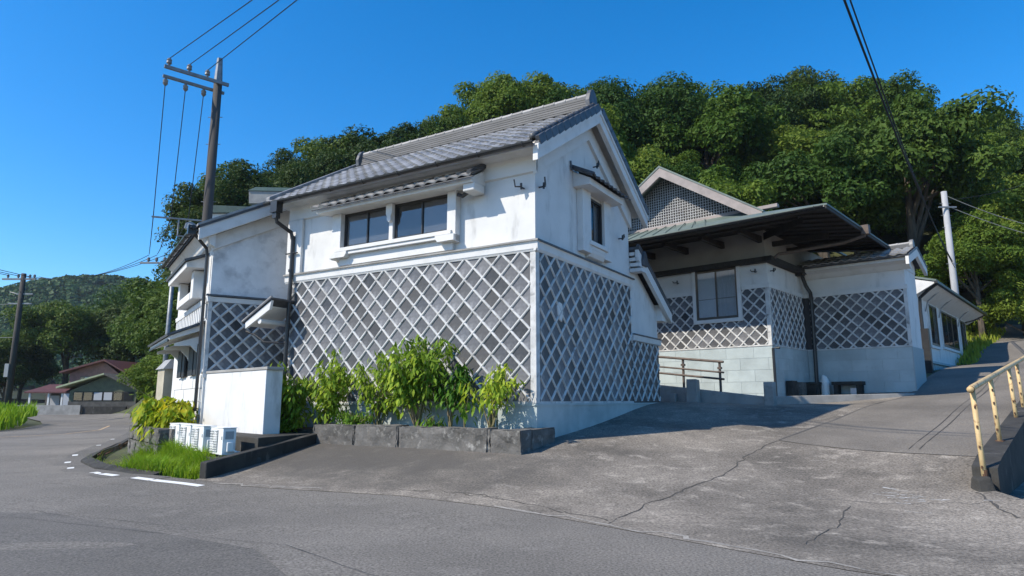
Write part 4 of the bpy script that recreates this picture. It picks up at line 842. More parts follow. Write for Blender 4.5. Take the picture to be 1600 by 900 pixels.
# ------------------------------------------------------------------ planter kerb stones
def rough_stone(name, L_, W_, Hh, seed, m, parent, loc, rz):
    rng = random.Random(seed); bm = bmesh.new(); bmesh.ops.create_cube(bm, size=1)
    bmesh.ops.bevel(bm, geom=bm.edges[:], offset=.03, segments=2, affect='EDGES')
    nx = max(2, int(L_ / .16))
    bmesh.ops.scale(bm, vec=(L_, W_, Hh), verts=bm.verts)
    for k in range(1, nx): bmesh.ops.bisect_plane(bm, geom=bm.verts[:] + bm.edges[:] + bm.faces[:], plane_co=(-L_ / 2 + L_ * k / nx, 0, 0), plane_no=(1, 0, 0))
    for k in range(1, 4): bmesh.ops.bisect_plane(bm, geom=bm.verts[:] + bm.edges[:] + bm.faces[:], plane_co=(0, 0, -Hh / 2 + Hh * k / 4), plane_no=(0, 0, 1))
    for v in bm.verts:
        v.co += Vector((rng.gauss(0, .007), rng.gauss(0, .012), rng.gauss(0, .008)))
    me = bpy.data.meshes.new(name); bm.to_mesh(me); bm.free()
    return link(name, me, m, parent, loc, rz)
pt = empty('planter_edging', (*M.o, 0), M.rz, label='row of rough dark stone blocks edging the shrub bed', cat='planter')
for x0, x1, dz in ((-5.42, -4.10, .0), (-4.06, -2.80, .01), (-2.77, -.42, .0), (-.40, .30, -.02)):
    rough_stone('stone', x1 - x0, .42, .50, int(x0 * 100), 'stone', pt, ((x0 + x1) / 2, -.93, .69 + dz), 0)
rough_stone('stone', .42, .98, .50, 5, 'stone', pt, (.09, -.22, .68), 0)
MB().box(-5.3, -.2, -.75, -.02, .3, .86).build('soil_bed', 'soil', pt)
MB().box(-5.35, -.45, -1.02, -.95, .40, .46).build('dark_strip', 'ac_dark', pt)  # near-black strip set back under the front stones
MB().box(-7.9, -5.4, -.9, -.02, .2, .80).build('soil_bed', 'soil', pt)

# ------------------------------------------------------------------ low sloping wall, air conditioner ledge, stone bed by the road
kw = MB(); p0 = Vector((-5.75, 12.62)); p1 = Vector((-4.62, 15.95)); d = (p1 - p0).normalized(); n = Vector((d.y, -d.x)) * .08
kw.hexa([(*(p0 - n), -.1), (*(p0 + n), -.1), (*(p1 + n), .1), (*(p1 - n), .1)], [(*(p0 - n), .36), (*(p0 + n), .35), (*(p1 + n), .73), (*(p1 - n), .74)])
tag(kw.build('sloping_wall', 'concrete_dark', bevel=.02), 'low dark concrete wall sloping beside the drive to the stone planter', 'wall')
wd = Vector((-.67, .742)); td = Vector((.742, .67)); C4 = Vector((-5.98, 13.92))
def la(t, u): p = C4 + wd * t + td * u; return (p.x, p.y)
led = empty('unit_ledge', (*la(1.5, 0), 0), 0, label='mossy concrete ledge carrying the four air conditioner units', cat='ledge')
def lrel(mb): return MB_shift(mb, -led.location)
def MB_shift(mb, v): mb.v = [(a + v.x, b + v.y, c + v.z) for a, b, c in mb.v]; return mb
lrel(MB().hexa([(*la(-.3, -.16), -.4), (*la(3.95, -.16), -.4), (*la(3.95, .62), -.4), (*la(-.55, .62), -.4)], [(*la(-.3, -.16), .33), (*la(3.95, -.16), .33), (*la(3.95, .62), .33), (*la(-.55, .62), .33)])).build('ledge_slab', 'concrete_dark', led, bevel=.02)
lrel(MB().prism([la(3.95, .62), la(-.30, .62), (-4.76, 15.85), (-4.95, 16.5), la(3.95, 1.9)], -.2, .72, 'z')).build('back_wall', 'concrete_dark', led, bevel=.02)
ac0 = None
AC_L = ['nearest air conditioner unit at the sloping wall end of the ledge', 'second air conditioner unit from the sloping wall, its side panel showing', 'third air conditioner unit from the sloping wall', 'farthest air conditioner unit next to the stone bed']
for t_, lab in zip((0, 1.24, 2.17, 3.05), AC_L):
    if ac0 is None:
        a = empty('air_conditioner', (0, 0, 0)); W_, D_, Hh = .76, .27, .54
        MB().box(0, W_, 0, D_, .04, Hh + .04).build('casing', 'ac_white', a, bevel=.012)
        MB().box(-.012, W_ + .012, -.012, D_ + .012, Hh + .041, Hh + .06).build('top_cover', 'ac_white', a, bevel=.008)
        MB().box(.28, .72, -.012, -.001, .09, Hh - .0).build('fan_recess', 'ac_grey', a)
        mb = MB()
        for k in range(5): mb.tube([(.50 + (.045 + .04 * k) * math.cos(q * math.pi / 8), -.02, .31 + (.045 + .04 * k) * math.sin(q * math.pi / 8)) for q in range(17)], .006, 4)
        mb.build('fan_ring', 'ac_white', a)
        for k in range(9): MB().box(.29, .71, -.028, -.016, .105 + k * .052, .118 + k * .052).build('grille_bar', 'ac_white', a)
        MB().box(.03, .09, -.006, -.001, .35, .42).build('badge', 'ac_grey', a)
        MB().box(-.006, -.001, .05, .22, .36, .52).build('handle_recess', 'ac_grey', a)
        MB().box(-.06, -.002, .08, .22, .10, .30).build('valve_cover', 'ac_white', a, bevel=.02)
        MB().tube([(-.04, .2, .14), (-.06, .27, .10), (-.02, .36, .08), (.1, .38, .02)], .022, 6).build('refrigerant_pipe', 'ac_white', a)
        for x in (.06, W_ - .14): MB().box(x, x + .08, -.02, D_ + .02, -.005, .039).build('foot', 'ac_dark', a)
        ac0 = a; o = a
    else: o = copy_tree(ac0)
    p = la(t_, 0); o.location = (p[0], p[1], .335); o.rotation_euler.z = math.atan2(wd.y, wd.x) + (0.02 if t_ == 1.24 else 0)
    o.scale = (1, -1, 1)
    tag(o, lab, 'air conditioner', 'air conditioner units on the ledge')
# stone bed with the yellow-green shrub
sb = empty('stone_bed', (-8.8, 17.0, 0), 0, label='old blackened stone retaining wall of the bed at the road bend', cat='wall')
c0_, c1_ = Vector((-8.45, 16.45)), Vector((-10.75, 19.2)); dd = (c1_ - c0_); ang = math.atan2(dd.y, dd.x); L_ = dd.length
row = 0
for z0, hh in ((-.45, .44), (0.0, .42), (.43, .38)):
    x = 0; k = 0
    while x < L_ - .1:
        ln_ = min(random.uniform(.5, .85), L_ - x); q = c0_ + dd.normalized() * (x + ln_ / 2)
        rough_stone('stone', ln_ - .02, .34, hh - .015, row * 20 + k, 'stone', sb, (q.x - sb.location.x, q.y - sb.location.y, z0 + hh / 2), ang); x += ln_; k += 1
    row += 1
for z0, hh in ((-.45, .44), (0.0, .42), (.43, .38)):
    rough_stone('stone', .75, .34, hh - .015, row + 99, 'stone', sb, (-8.12 - sb.location.x, 16.72 - sb.location.y, z0 + hh / 2), R_(42)); row += 1
MB_shift(MB().prism([(-8.3, 16.6), (-10.6, 19.3), (-10.2, 20.3), (-8.4, 18.0), (-7.6, 17.2)], -.3, .74, 'z'), -sb.location).build('soil_bed', 'soil', sb)
# kerb round the bend
er = [Vector(p) for p in edge_r]
kc = empty('roadside_kerb', (*edge_r[2], 0), 0, label='dark curved concrete kerb following the road bend', cat='kerb')
def off_pt(i, o):
    a = er[max(i - 1, 0)]; b = er[min(i + 1, len(er) - 1)]; t = (b - a).normalized(); return er[i] + Vector((t.y, -t.x)) * o
def resample(n):
    P_ = []
    for i in range(len(er) - 1):
        for k in range(n): P_.append((i + k / n))
    return P_ + [len(er) - 1]
def at_i(u, o):
    i = min(int(u), len(er) - 2); f = u - i; return off_pt(i, o).lerp(off_pt(i + 1, o), f)
us = resample(3)
for a, b in zip(us[2:-7], us[3:-6]):
    g_ = .003
    q = [at_i(a + g_, .02), at_i(b - g_, .02), at_i(b - g_, .24), at_i(a + g_, .24)]
    MB_shift(MB().hexa([(*p, -.5) for p in q], [(q[0].x, q[0].y, .05), (q[1].x, q[1].y, .05), (q[2].x, q[2].y, .11), (q[3].x, q[3].y, .11)]), -kc.location).build('kerb_stone', 'concrete_dark', kc)
# gutter asphalt along the kerb
gq = [at_i(u, -.55) for u in us[1:-6]] + [at_i(u, .02) for u in us[1:-6]][::-1]
tag(sheet('gutter_strip', [(p.x, p.y) for p in gq], .006, 'asphalt_patch', step=2.0), kind='structure')
# bank between kerb and walls: a ditch, then a grassy slope
def bank_z(X, Y):
    out = []
    for x, y in zip(X, Y):
        p = Vector((x, y)); best = 9
        for i in range(len(er) - 1):
            a, b = er[i], er[i + 1]; t = max(0, min(1, (p - a).dot(b - a) / (b - a).length_squared)); best = min(best, (p - (a + (b - a) * t)).length)
        dk = .55 * float(sstep(14.2, 16.2, y))
        z = -.02 - dk * float(sstep(.2, .5, best)) * (1 - float(sstep(.8, 1.6, best))) + .28 * float(sstep(.6, 1.9, best)); out.append(z)
    return np.array(out)
bank = [(p.x, p.y) for p in [at_i(u, .2) for u in us[:19]]] + [(-12.4, 24), (-11.4, 21), (-10.6, 19.3), (-8.4, 16.6), (-8.6, 16.6), la(3.9, -.1), la(-.2, -.1), (-5.75, 12.7)]
bo = tag(sheet('grass_bank', bank, 0, 'soil', step=.3, zf=bank_z), kind='structure')

# ------------------------------------------------------------------ foliage
def leaf_cloud(P_, Nn, size, rng, aspect=.5, droop=None, fold=.18):
    """one folded rhombic leaf at each point: returns coordinates and quads (two quads halves as triangles pairs)"""
    n = len(P_); Nn = Nn / np.linalg.norm(Nn, axis=1, keepdims=True)
    t = rng.normal(size=(n, 3))
    if droop is not None: t = t * .45 + droop
    t -= (t * Nn).sum(1, keepdims=True) * Nn; t /= np.linalg.norm(t, axis=1, keepdims=True) + 1e-9
    b = np.cross(Nn, t); s = (size * np.clip(rng.lognormal(0, .38, n), .45, 2.0))[:, None]
    base = P_ - t * s * .5; tip = P_ + t * s * .5 - Nn * s * .12; mid = P_ - Nn * s * fold * .4
    l = P_ + b * s * aspect * .5 + Nn * s * fold * .3; r = P_ - b * s * aspect * .5 + Nn * s * fold * .3
    co = np.stack([base, l, tip, r], 1).reshape(-1, 3)
    i = np.arange(n)[:, None] * 4
    tri = np.concatenate([i + np.array([[0, 1, 2]]), i + np.array([[0, 2, 3]])], 0)
    return co, tri
def crown_mesh(seed, R3, nb, lpb, ls, flat=.35, shell=(.55, 1.0), br=(.22, .40), low=-.45, upb=.35):
    rng = np.random.default_rng(seed); R3 = np.array(R3)
    d = rng.normal(size=(nb * 3, 3)); d /= np.linalg.norm(d, axis=1, keepdims=True); d = d[d[:, 2] > low][:nb]; nb = len(d)
    rad = rng.uniform(*shell, nb)[:, None]
    lump = 1 + .16 * np.sin(d[:, :1] * 4.1 + seed) * np.cos(d[:, 1:2] * 3.7 + seed * 2)
    c = d * rad * lump * R3
    r = rng.uniform(*br, nb) * R3.min()
    P_, N_ = [], []
    for k in range(nb):
        e = rng.normal(size=(lpb, 3)); e /= np.linalg.norm(e, axis=1, keepdims=True); e[:, 2] = np.where(rng.random(lpb) < upb, np.abs(e[:, 2]), e[:, 2])
        q = c[k] + e * (r[k] * rng.uniform(.55, 1.08, lpb))[:, None] * np.array([1.15, 1.15, .85])
        P_.append(q); N_.append(e + rng.normal(size=(lpb, 3)) * .55 + np.array([0, 0, flat]))
    P_ = np.concatenate(P_); N_ = np.concatenate(N_)
    co, tri = leaf_cloud(P_, N_, ls, rng)
    return fastmesh('crown', co, tri), c
def trunk_mb(h, r, blobs, rng, nlimb=6):
    mb = MB(); zc = h
    mb.tube([(0, 0, -1.5), (.05, .02, h * .35), (-.03, .05, h * .7), (0, 0, h)], [r * 1.3, r, r * .8, r * .45], 7)
    for k in range(nlimb):
        b = blobs[rng.randrange(len(blobs))]; z0 = h * rng.uniform(.45, .85); m_ = (b[0] * .45, b[1] * .45, z0 + (h + b[2] - z0) * .6)
        mb.tube([(0, 0, z0), m_, (b[0], b[1], h + b[2])], [r * .5, r * .3, r * .1], 5, cap=False)
    return mb
PRO = []
def proto(seed, R3, nb, lpb, ls, h, r, leaf, bark='bark', **k):
    cm, blobs = crown_mesh(seed, R3, nb, lpb, ls, **k)
    tm = trunk_mb(h, r, [tuple(b) for b in blobs], random.Random(seed)).mesh('trunk')
    cm.materials.append(MATS[leaf]); tm.materials.append(MATS[bark])
    PRO.append((cm, tm, h, R3)); return len(PRO) - 1
def tree(name, p, x, y, s_, rz, label, group=None, z=None, sz=None):
    cm, tm, h, R3 = PRO[p]
    t = empty(name, (x, y, h1(x, y) - .3 if z is None else z), rz, label=label, cat='tree', group=group)
    t.scale = (s_, s_, sz or s_)
    link('trunk', tm, None, t); c = link('crown', cm, None, t, (0, 0, h)); return t
pA = proto(1, (3.6, 3.6, 3.0), 46, 560, .19, 6.0, .22, 'leaf_dark')
pB = proto(2, (3.9, 3.7, 2.7), 48, 560, .20, 6.2, .24, 'leaf_mid')
pC = proto(3, (3.4, 3.6, 3.2), 44, 560, .18, 6.0, .22, 'leaf_mid')
pD = proto(4, (3.8, 3.8, 2.9), 46, 560, .20, 5.6, .2, 'leaf_bright', shell=(.5, 1.05))
pE = proto(5, (3.3, 3.3, 3.1), 52, 500, .18, 6.3, .2, 'leaf_dark', shell=(.35, .85), br=(.24, .38))
pF = proto(6, (3.6, 3.4, 2.4), 34, 190, .27, 5.2, .17, 'leaf_bright', 'bark_pale', shell=(.6, 1.08), br=(.18, .28))
pG = proto(7, (2.6, 2.6, 3.0), 40, 300, .20, 6.0, .18, 'leaf_dark', shell=(.3, .92), br=(.22, .36))
# the wood on the slope: rows of trees climbing the hill, only where the picture can see them
rng = random.Random(11)
KIN = {pA: 'dark evergreen', pB: 'mid-green broadleaf tree', pC: 'rounded green tree', pD: 'light green sunlit tree', pE: 'tall dark tree', pG: 'thin-crowned tree', pF: 'open pale-stemmed tree'}
def pix(p):
    t = R_(9.67); X, Y, Z = p[0], p[1], p[2] - 1.5; zc = Y * math.cos(t) + Z * math.sin(t); yc = -Y * math.sin(t) + Z * math.cos(t)
    return 800 + 1027 * X / zc, 450 - 1027 * yc / zc
wood = []
Yr = 41.0
while Yr < 79:
    sp_ = 5.0 if Yr < 62 else 3.9; x = -.43 * Yr - 2
    while x < .86 * Yr:
        X = x + rng.uniform(-1.2, 1.2); Y = Yr + rng.uniform(-1.3, 1.3); r_ = X / Y
        vis = True
        if -.27 < r_ < .13 and Y < 58: vis = False            # behind the storehouse roof
        if r_ < -.22 and Y < 52: vis = False
        if r_ > .40 and Y < 45: vis = False
        if vis:
            if Y > 70: kd = rng.choice([pA, pB, pC, pE, pC])
            elif .1 < r_ < .45 and Y < 60: kd = rng.choice([pD, pD, pD, pB, pC])  # sunlit part of the slope: sunlight put in by favouring brighter leaf colour
            elif r_ < -.1: kd = rng.choice([pA, pB, pB, pC, pE])
            else: kd = rng.choice([pA, pA, pB, pB, pC, pD, pD, pE])
            z = h1(X, Y) - .3; s_ = rng.uniform(.75, 1.08) if Y > 66 else rng.choice([rng.uniform(.75, 1.0), rng.uniform(.95, 1.25), rng.uniform(1.2, 1.5)]); cm_, tm_, h_, R3_ = PRO[kd]
            u, v = pix((X, Y, z + (h_ + R3_[2] * .5) * s_))
            if -20 < u < 1640: wood.append((kd, X, Y, z, s_, u, v, rng.uniform(0, 6.3), rng.uniform(.85, 1.2)))
        x += sp_
    Yr += 4.3
cells = {}
for t_ in wood:
    u, v, Y = t_[5], t_[6], t_[2]
    band = 'on the skyline' if Y > 69.5 else 'high on the slope' if Y > 62 else 'halfway up the slope' if Y > 51 else 'low on the slope'
    mark = 'left of the ridge end' if u < 560 else 'above the tiled ridge' if u < 930 else 'above the grid gable' if u < 1180 else 'above the deep eaves' if u < 1400 else 'near the pale pole' if u < 1520 else 'at the right edge'
    cells.setdefault((KIN[t_[0]], band, mark), []).append(t_)
ORD = ['', 'second ', 'third ', 'fourth ', 'fifth ', 'sixth ', 'seventh ', 'eighth ', 'ninth ', 'tenth ']
for (kn, band, mark), L_ in cells.items():
    L_.sort(key=lambda q: q[5])
    for i, (kd, X, Y, z, s_, u, v, rz, sz) in enumerate(L_):
        lab = '%s %s %s' % (kn, band, mark)
        if len(L_) > 1: lab += ', ' + (ORD[i] + 'from the left' if i else 'leftmost')
        tree('woodland_tree', kd, X, Y, s_, rz, lab, 'trees of the wooded slope', z=z, sz=s_ * sz)
# trees that stand out
tree('woodland_tree', pF, 13.0, 46, 1.15, .6, 'light tree with pale forking trunk above the green metal roof', 'trees of the wooded slope', z=8.5)
for X, Y, s_, p, z, lab in [(29.4, 41, .8, pD, 5.6, 'yellow-green tree right of the pale pole'), (33.0, 42, .9, pD, 6.6, 'tallest bright tree at the right edge above the ramp'), (31.5, 40, .7, pD, 3.2, 'low bright tree at the right edge over the verge'),
                            (28.2, 46, .8, pB, 3.4, 'small tree just behind the pale pole'), (34.8, 41, .8, pD, 3.6, 'bright tree cut by the right edge above the guard rail'), (26.0, 44, .75, pB, 2.6, 'small tree over the rear wing roof')]:
    tree('roadside_tree', p, X, Y, s_, X, lab, 'trees beside the upper ramp', z=z)
tree('skyline_tree', pE, -19.0, 66, .95, 1, 'tall dark tree rising a little over the skyline left of the roof', z=17.6)
tree('skyline_tree', pA, 16.8, 73, .95, 2, 'broad dark tree highest on the wooded skyline', z=26.0)
tree('slope_tree', pE, -22.5, 54, 1.1, .3, 'dark tree directly behind the white upper building', z=11.0)
tree('slope_tree', pA, -26.0, 57, 1.2, 1.3, 'dark tree close behind the tall power pole', z=9.5)
# left: tall trees behind the red house and at the bend
for X, Y, s_, p, z, lab in [(-62, 92, 1.75, pB, -1, 'broad leafy tree behind the red house, left side'), (-54, 94, 1.8, pA, -1, 'broad dark tree behind the red house roof'), (-47, 90, 1.7, pB, -1, 'tall leafy tree behind the green house gable'),
                            (-71, 96, 1.3, pC, -1, 'smaller tree left behind the leaning power pole'), (-40, 82, 1.6, pC, -1, 'tree at the right of the green house'), (-33, 70, 1.6, pA, -1.2, 'dark tree behind the slim steel pole'),
                            (-27.5, 58, 1.5, pB, -1, 'green tree right behind the slim steel pole'), (-24.0, 50, 1.25, pC, -.5, 'leafy tree next to the older storehouse'), (-21.2, 43, .75, pD, -1.6, 'small bright tree behind the beige gate wall'), (-25.6, 53, 1.0, pD, -1.8, 'bright tree low behind the slim steel pole'), (-30.5, 66, 1.3, pD, -2.0, 'light green tree right of the green house'), (-36.5, 78, 1.3, pD, -2.0, 'light green tree beside the green gable'), (-44, 96, 1.8, pC, 0, 'rounded treetop over the green gable'), (-58, 98, 1.9, pC, 0, 'rounded treetop over the maroon roof'), (-67, 88, 1.2, pA, -2.0, 'dark tree left of the maroon house'), (-78, 96, 1.4, pB, -2.0, 'leafy tree at the left edge beyond the verge'), (-20.5, 47, 1.0, pE, 1.0, 'dark tree showing over the older storehouse eaves'), (-28, 62, 1.75, pE, 0, 'tall dark tree towering over the slim steel pole')]:
    tree('roadside_tree', p, X, Y, s_, X, lab, 'trees along the bending road', z=z)
# far hill with its woods, and air between
def far_z(X, Y): return 75 * np.exp(-(np.abs(X + 258) / 128) ** 2.0 - ((Y - 410) / 110) ** 2) + 26 * np.exp(-((X + 90) / 80) ** 2 - ((Y - 420) / 100) ** 2)
def far_hill():
    xs = np.linspace(-620, 60, 70); ys = np.linspace(240, 620, 30); XX, YY = np.meshgrid(xs, ys)
    ZZ = far_z(XX, YY)
    return XX, YY, ZZ - 3
XX, YY, ZZ = far_hill(); ny, nx_ = XX.shape
idx = np.arange(ny * nx_).reshape(ny, nx_); qd = np.stack([idx[:-1, :-1], idx[:-1, 1:], idx[1:, 1:], idx[1:, :-1]], -1).reshape(-1, 4)
tag(link('far_hill', fastmesh('far_hill', np.stack([XX, YY, ZZ], -1).reshape(-1, 3), qd), 'hill_ground', smooth=True), kind='structure')
r2 = np.random.default_rng(5); P_, N_ = [], []
for k in range(5200):
    X = r2.uniform(-480, 20); Y = r2.uniform(255, 430)
    Z = float(far_z(X, Y)) - 3
    if not (-.86 < X / Y < -.30): continue
    e = r2.normal(size=(44, 3)); e /= np.linalg.norm(e, axis=1, keepdims=True); e[:, 2] = np.abs(e[:, 2])
    P_.append(np.array([X, Y, Z + 2]) + e * np.array([4.6, 4.6, 4.0]) * r2.uniform(.7, 1.15)); N_.append(e + r2.normal(size=(44, 3)) * .35)
co, tri = leaf_cloud(np.concatenate(P_), np.concatenate(N_), 2.0, r2, aspect=.9, fold=.05)
tag(link('far_wood', fastmesh('far_wood', co, tri), 'leaf_far'), 'distant wooded hill in blue-green haze beyond the road', 'forest', kind='stuff')

# shrubs: several stems with hanging leaves
def shrub(name, base, hgt, spread, nstem, nleaf, leaf, label, lsize=.15, rz=0, seed=0, aspect=.31, stem_r=.013, top=.35, group=None, single=40, cat='shrub'):
    rg = np.random.default_rng(seed); t = empty(name, base, rz, label=label, cat=cat, group=group); P_, N_, D_ = [], [], []
    for k in range(nstem):
        a = rg.uniform(0, 2 * math.pi); rr = spread * math.sqrt(rg.uniform(.05, 1)); hh = hgt * rg.uniform(.72, 1.0) * (1 - .25 * rr / spread)
        b0 = np.array([rg.normal(0, .05), rg.normal(0, .03), -.05]); tp = np.array([math.cos(a) * rr, math.sin(a) * rr * .55, hh]); md = b0 * .5 + tp * .5 + np.array([-tp[0] * .18, -tp[1] * .18, 0])
        MB().tube([tuple(b0), tuple(md), tuple(tp)], [stem_r * 1.5, stem_r, stem_r * .4], 5).build('stem', 'stem', t)
        m = nleaf // nstem
        f = top + (1 - top) * rg.random(m) ** .8; c = (b0[None] * (1 - f)[:, None] ** 2 + 2 * md[None] * (f * (1 - f))[:, None] + tp[None] * (f ** 2)[:, None])
        az = rg.uniform(0, 2 * math.pi, m); ro = rg.uniform(.02, 1, m) * lsize * (2.3 - f * .9)
        q = c + np.stack([np.cos(az) * ro, np.sin(az) * ro, -ro * .35 + rg.normal(0, .03, m)], 1)
        P_.append(q); N_.append(np.stack([np.cos(az) * .8, np.sin(az) * .8, np.full(m, .65)], 1) + rg.normal(size=(m, 3)) * .35); D_.append(np.stack([np.cos(az) * .6, np.sin(az) * .6, np.full(m, -.9)], 1))
    P_ = np.concatenate(P_); N_ = np.concatenate(N_); D_ = np.concatenate(D_)
    # the leaves nearest the street are single pieces, the rest one mass
    w2 = np.argsort(P_[:, 1])[:single] if single else np.array([], int)
    mask = np.ones(len(P_), bool); mask[w2] = False
    co, tri = leaf_cloud(P_[mask], N_[mask], lsize, rg, aspect, D_[mask])
    tag(link('foliage', fastmesh('foliage', co, tri), leaf, t), kind='stuff')
    if single:
        L_ = lsize; lm = fastmesh('leaf', np.array([[0, 0, 0], [-.10 * L_, .18 * L_, .02 * L_], [0, .25 * L_, 0], [.10 * L_, .18 * L_, .02 * L_], [-.19 * L_, .5 * L_, .03 * L_], [0, .55 * L_, -.03 * L_], [.19 * L_, .5 * L_, .03 * L_], [0, 1.05 * L_, -.16 * L_]]), np.array([[0, 2, 1], [0, 3, 2], [1, 2, 5], [1, 5, 4], [2, 3, 6], [2, 6, 5], [4, 5, 7], [5, 6, 7]]))
        for i in w2:
            z_ = Vector(N_[i]).normalized(); y_ = Vector(D_[i]); y_ = (y_ - z_ * y_.dot(z_)).normalized(); x_ = y_.cross(z_)
            o = link('leaf', lm, leaf, t); o.matrix_local = Matrix.Translation(Vector(P_[i])) @ Matrix((x_, y_, z_)).transposed().to_4x4() @ Matrix.Scale(float(rg.uniform(.75, 1.3)), 4)
    return t
def mw(x, y, z): p = M.W(x, y); return (p[0], p[1], z)
SG = 'shrubs in the planter bed'
shrub('leafy_shrub', mw(-6.45, -1.05, .74), 2.0, .9, 15, 1250, 'leaf_shrub', 'bright leafy shrub at the left end of the bed over the downpipe foot', .165, M.rz, 1, group=SG, top=.15, single=90)
shrub('leafy_shrub', mw(-5.45, -.72, .80), 2.1, .95, 15, 1150, 'leaf_shrub', 'yellow-green shrub second from the left in the bed', .165, M.rz, 2, group=SG, top=.25, single=90)
shrub('leafy_shrub', mw(-4.0, -.5, .86), 1.85, .95, 12, 760, 'leaf_shrub', 'thin shrub left of the tallest one in the bed', .155, M.rz, 3, group=SG, single=50)
shrub('leafy_shrub', mw(-2.75, -.55, .86), 2.45, 1.2, 19, 1700, 'leaf_shrub', 'tallest shrub in the middle of the bed', .165, M.rz, 4, group=SG, single=110)
shrub('leafy_shrub', mw(-1.95, -.4, .86), 1.95, .5, 8, 520, 'leaf_shrub2', 'darker green shrub close right of the tallest one', .165, M.rz, 41, group=SG, single=50, top=.42)
shrub('leafy_shrub', mw(-.75, -.55, .86), 1.62, .72, 12, 400, 'leaf_shrub', 'smaller fan-shaped shrub near the storehouse corner', .17, M.rz, 5, group=SG, top=.5, single=50)
shrub('young_plant', mw(-1.40, -.62, .90), .78, .15, 2, 40, 'leaf_shrub2', 'single young plant with hanging leaves between the shrubs', .2, M.rz, 6, top=.6, single=22, cat='plant')
shrub('low_herb', mw(-4.45, -.74, .86), .46, .55, 20, 620, 'leaf_shrub2', 'low bushy green herb just behind the planter stones', .11, M.rz, 7, top=.15, single=20, cat='plant')
shrub('low_herb', mw(-2.2, -.7, .86), .38, .28, 10, 140, 'leaf_shrub2', 'grassy tuft at the foot of the tallest shrub', .18, M.rz, 8, aspect=.14, top=.1, single=10, cat='plant')
shrub('low_herb', mw(-6.6, -1.0, .70), .6, .9, 20, 480, 'leaf_shrub', 'weeds at the left foot of the bed beside the white box', .14, M.rz, 9, top=.1, single=20, cat='plant')
shrub('yellow_shrub', (-9.45, 18.15, .72), 1.0, 1.0, 36, 1300, 'leaf_yellow', 'rounded yellow-green shrub on the old stone bed', .25, R_(-40), 10, aspect=.5, top=.12, single=80)
shrub('leafy_shrub', (-8.75, 17.3, .72), .75, .62, 22, 520, 'leaf_yellow', 'smaller yellow-leaved shrub next to the white box', .23, R_(-40), 12, aspect=.5, top=.12, single=40)
shrub('leafy_shrub', (-15.5, 31, .3), 2.6, 1.9, 26, 900, 'leaf_bright', 'green shrub beside the beige gate wall at the bend', .36, 0, 13, top=.15, single=20)
# grass
def grass(name, pts, zf, hgt, m, label, seed, wdt=.012, lean=.35):
    rg = np.random.default_rng(seed); pts = np.asarray(pts); n = len(pts); z = zf(pts[:, 0], pts[:, 1])
    a = rg.uniform(0, 2 * math.pi, n); h = hgt * rg.uniform(.45, 1.15, n) * (1 + .45 * np.sin(pts[:, 0] * 4.3 + 1) * np.cos(pts[:, 1] * 3.7)); l = h * lean * rg.uniform(.2, 1.4, n); wv = np.stack([-np.sin(a), np.cos(a), 0 * a], 1) * wdt
    b = np.stack([pts[:, 0], pts[:, 1], z - .02], 1); dv = np.stack([np.cos(a), np.sin(a), 0 * a], 1)
    m1 = b + dv * (l * .3)[:, None] + np.array([0, 0, 1]) * (h * .6)[:, None]; tp = b + dv * l[:, None] + np.array([0, 0, 1]) * h[:, None] * .95
    co = np.stack([b - wv, b + wv, m1 - wv * .7, m1 + wv * .7, tp], 1).reshape(-1, 3); i = np.arange(n)[:, None] * 5
    tri = np.concatenate([i + np.array([[0, 1, 3]]), i + np.array([[0, 3, 2]]), i + np.array([[2, 3, 4]])])
    return tag(link(name, fastmesh(name, co, tri), m), label, 'grass', kind='stuff')
def inpoly(p, poly):
    c = False; j = len(poly) - 1
    for i in range(len(poly)):
        if (poly[i][1] > p[1]) != (poly[j][1] > p[1]) and p[0] < (poly[j][0] - poly[i][0]) * (p[1] - poly[i][1]) / (poly[j][1] - poly[i][1]) + poly[i][0]: c = not c
        j = i
    return c
def scatter(poly, n, seed, keep=None):
    rg = random.Random(seed); xs = [p[0] for p in poly]; ys = [p[1] for p in poly]; out = []; tries = 0
    while len(out) < n and tries < n * 20:
        tries += 1; p = (rg.uniform(min(xs), max(xs)), rg.uniform(min(ys), max(ys)))
        if inpoly(p, poly) and (keep is None or keep(p, rg)): out.append(p)
    return out
def edge_d(p):
    v = Vector(p); best = 9
    for i in range(len(er) - 1):
        a, b = er[i], er[i + 1]; t = max(0, min(1, (v - a).dot(b - a) / (b - a).length_squared)); best = min(best, (v - (a + (b - a) * t)).length)
    return best
gp = scatter(bank, 15000, 3, lambda p, rg: p[1] < 18.5 and edge_d(p) > (.45 if p[1] > 14.6 else .12) and rg.random() < .35 + .65 * float(sstep(.3, 1.0, edge_d(p))))
grass('long_grass', gp, bank_z, .36, 'grass', 'lush bright green grass on the bank below the stone bed', 3, lean=.9, wdt=.010)
gp = scatter(bank, 1300, 31, lambda p, rg: p[1] < 18.5 and edge_d(p) > .25)
grass('weeds', gp, bank_z, .34, 'grass_dry', 'yellowing weeds scattered through the lush bank grass', 31, lean=1.0)
gp = scatter(bank, 700, 4, lambda p, rg: edge_d(p) < .9 and p[1] > 14.5)
grass('dead_leaves', gp, bank_z, .16, 'dry_leaf', 'dry brown weeds lying in the ditch along the kerb', 4, wdt=.04, lean=1.4)
gp = scatter([(-26.2, 34.2), (-28.5, 31.6), (-50, 29), (-60, 40), (-40, 52), (-31.5, 44.5), (-27.3, 37.5)], 14000, 5)
grass('roadside_grass', gp, lambda x, y: 0.0 * x + .55 * sstep(0, 2.5, np.minimum((-26.3 - x) * .9, 30)) - .05, .75, 'grass', 'green overgrown verge left of the road', 5, wdt=.05)
gp = scatter([(-5.6, 12.8), (-6.2, 13.2), (-7.6, 14.4), (-7.3, 14.9), (-5.9, 13.4)], 500, 6)
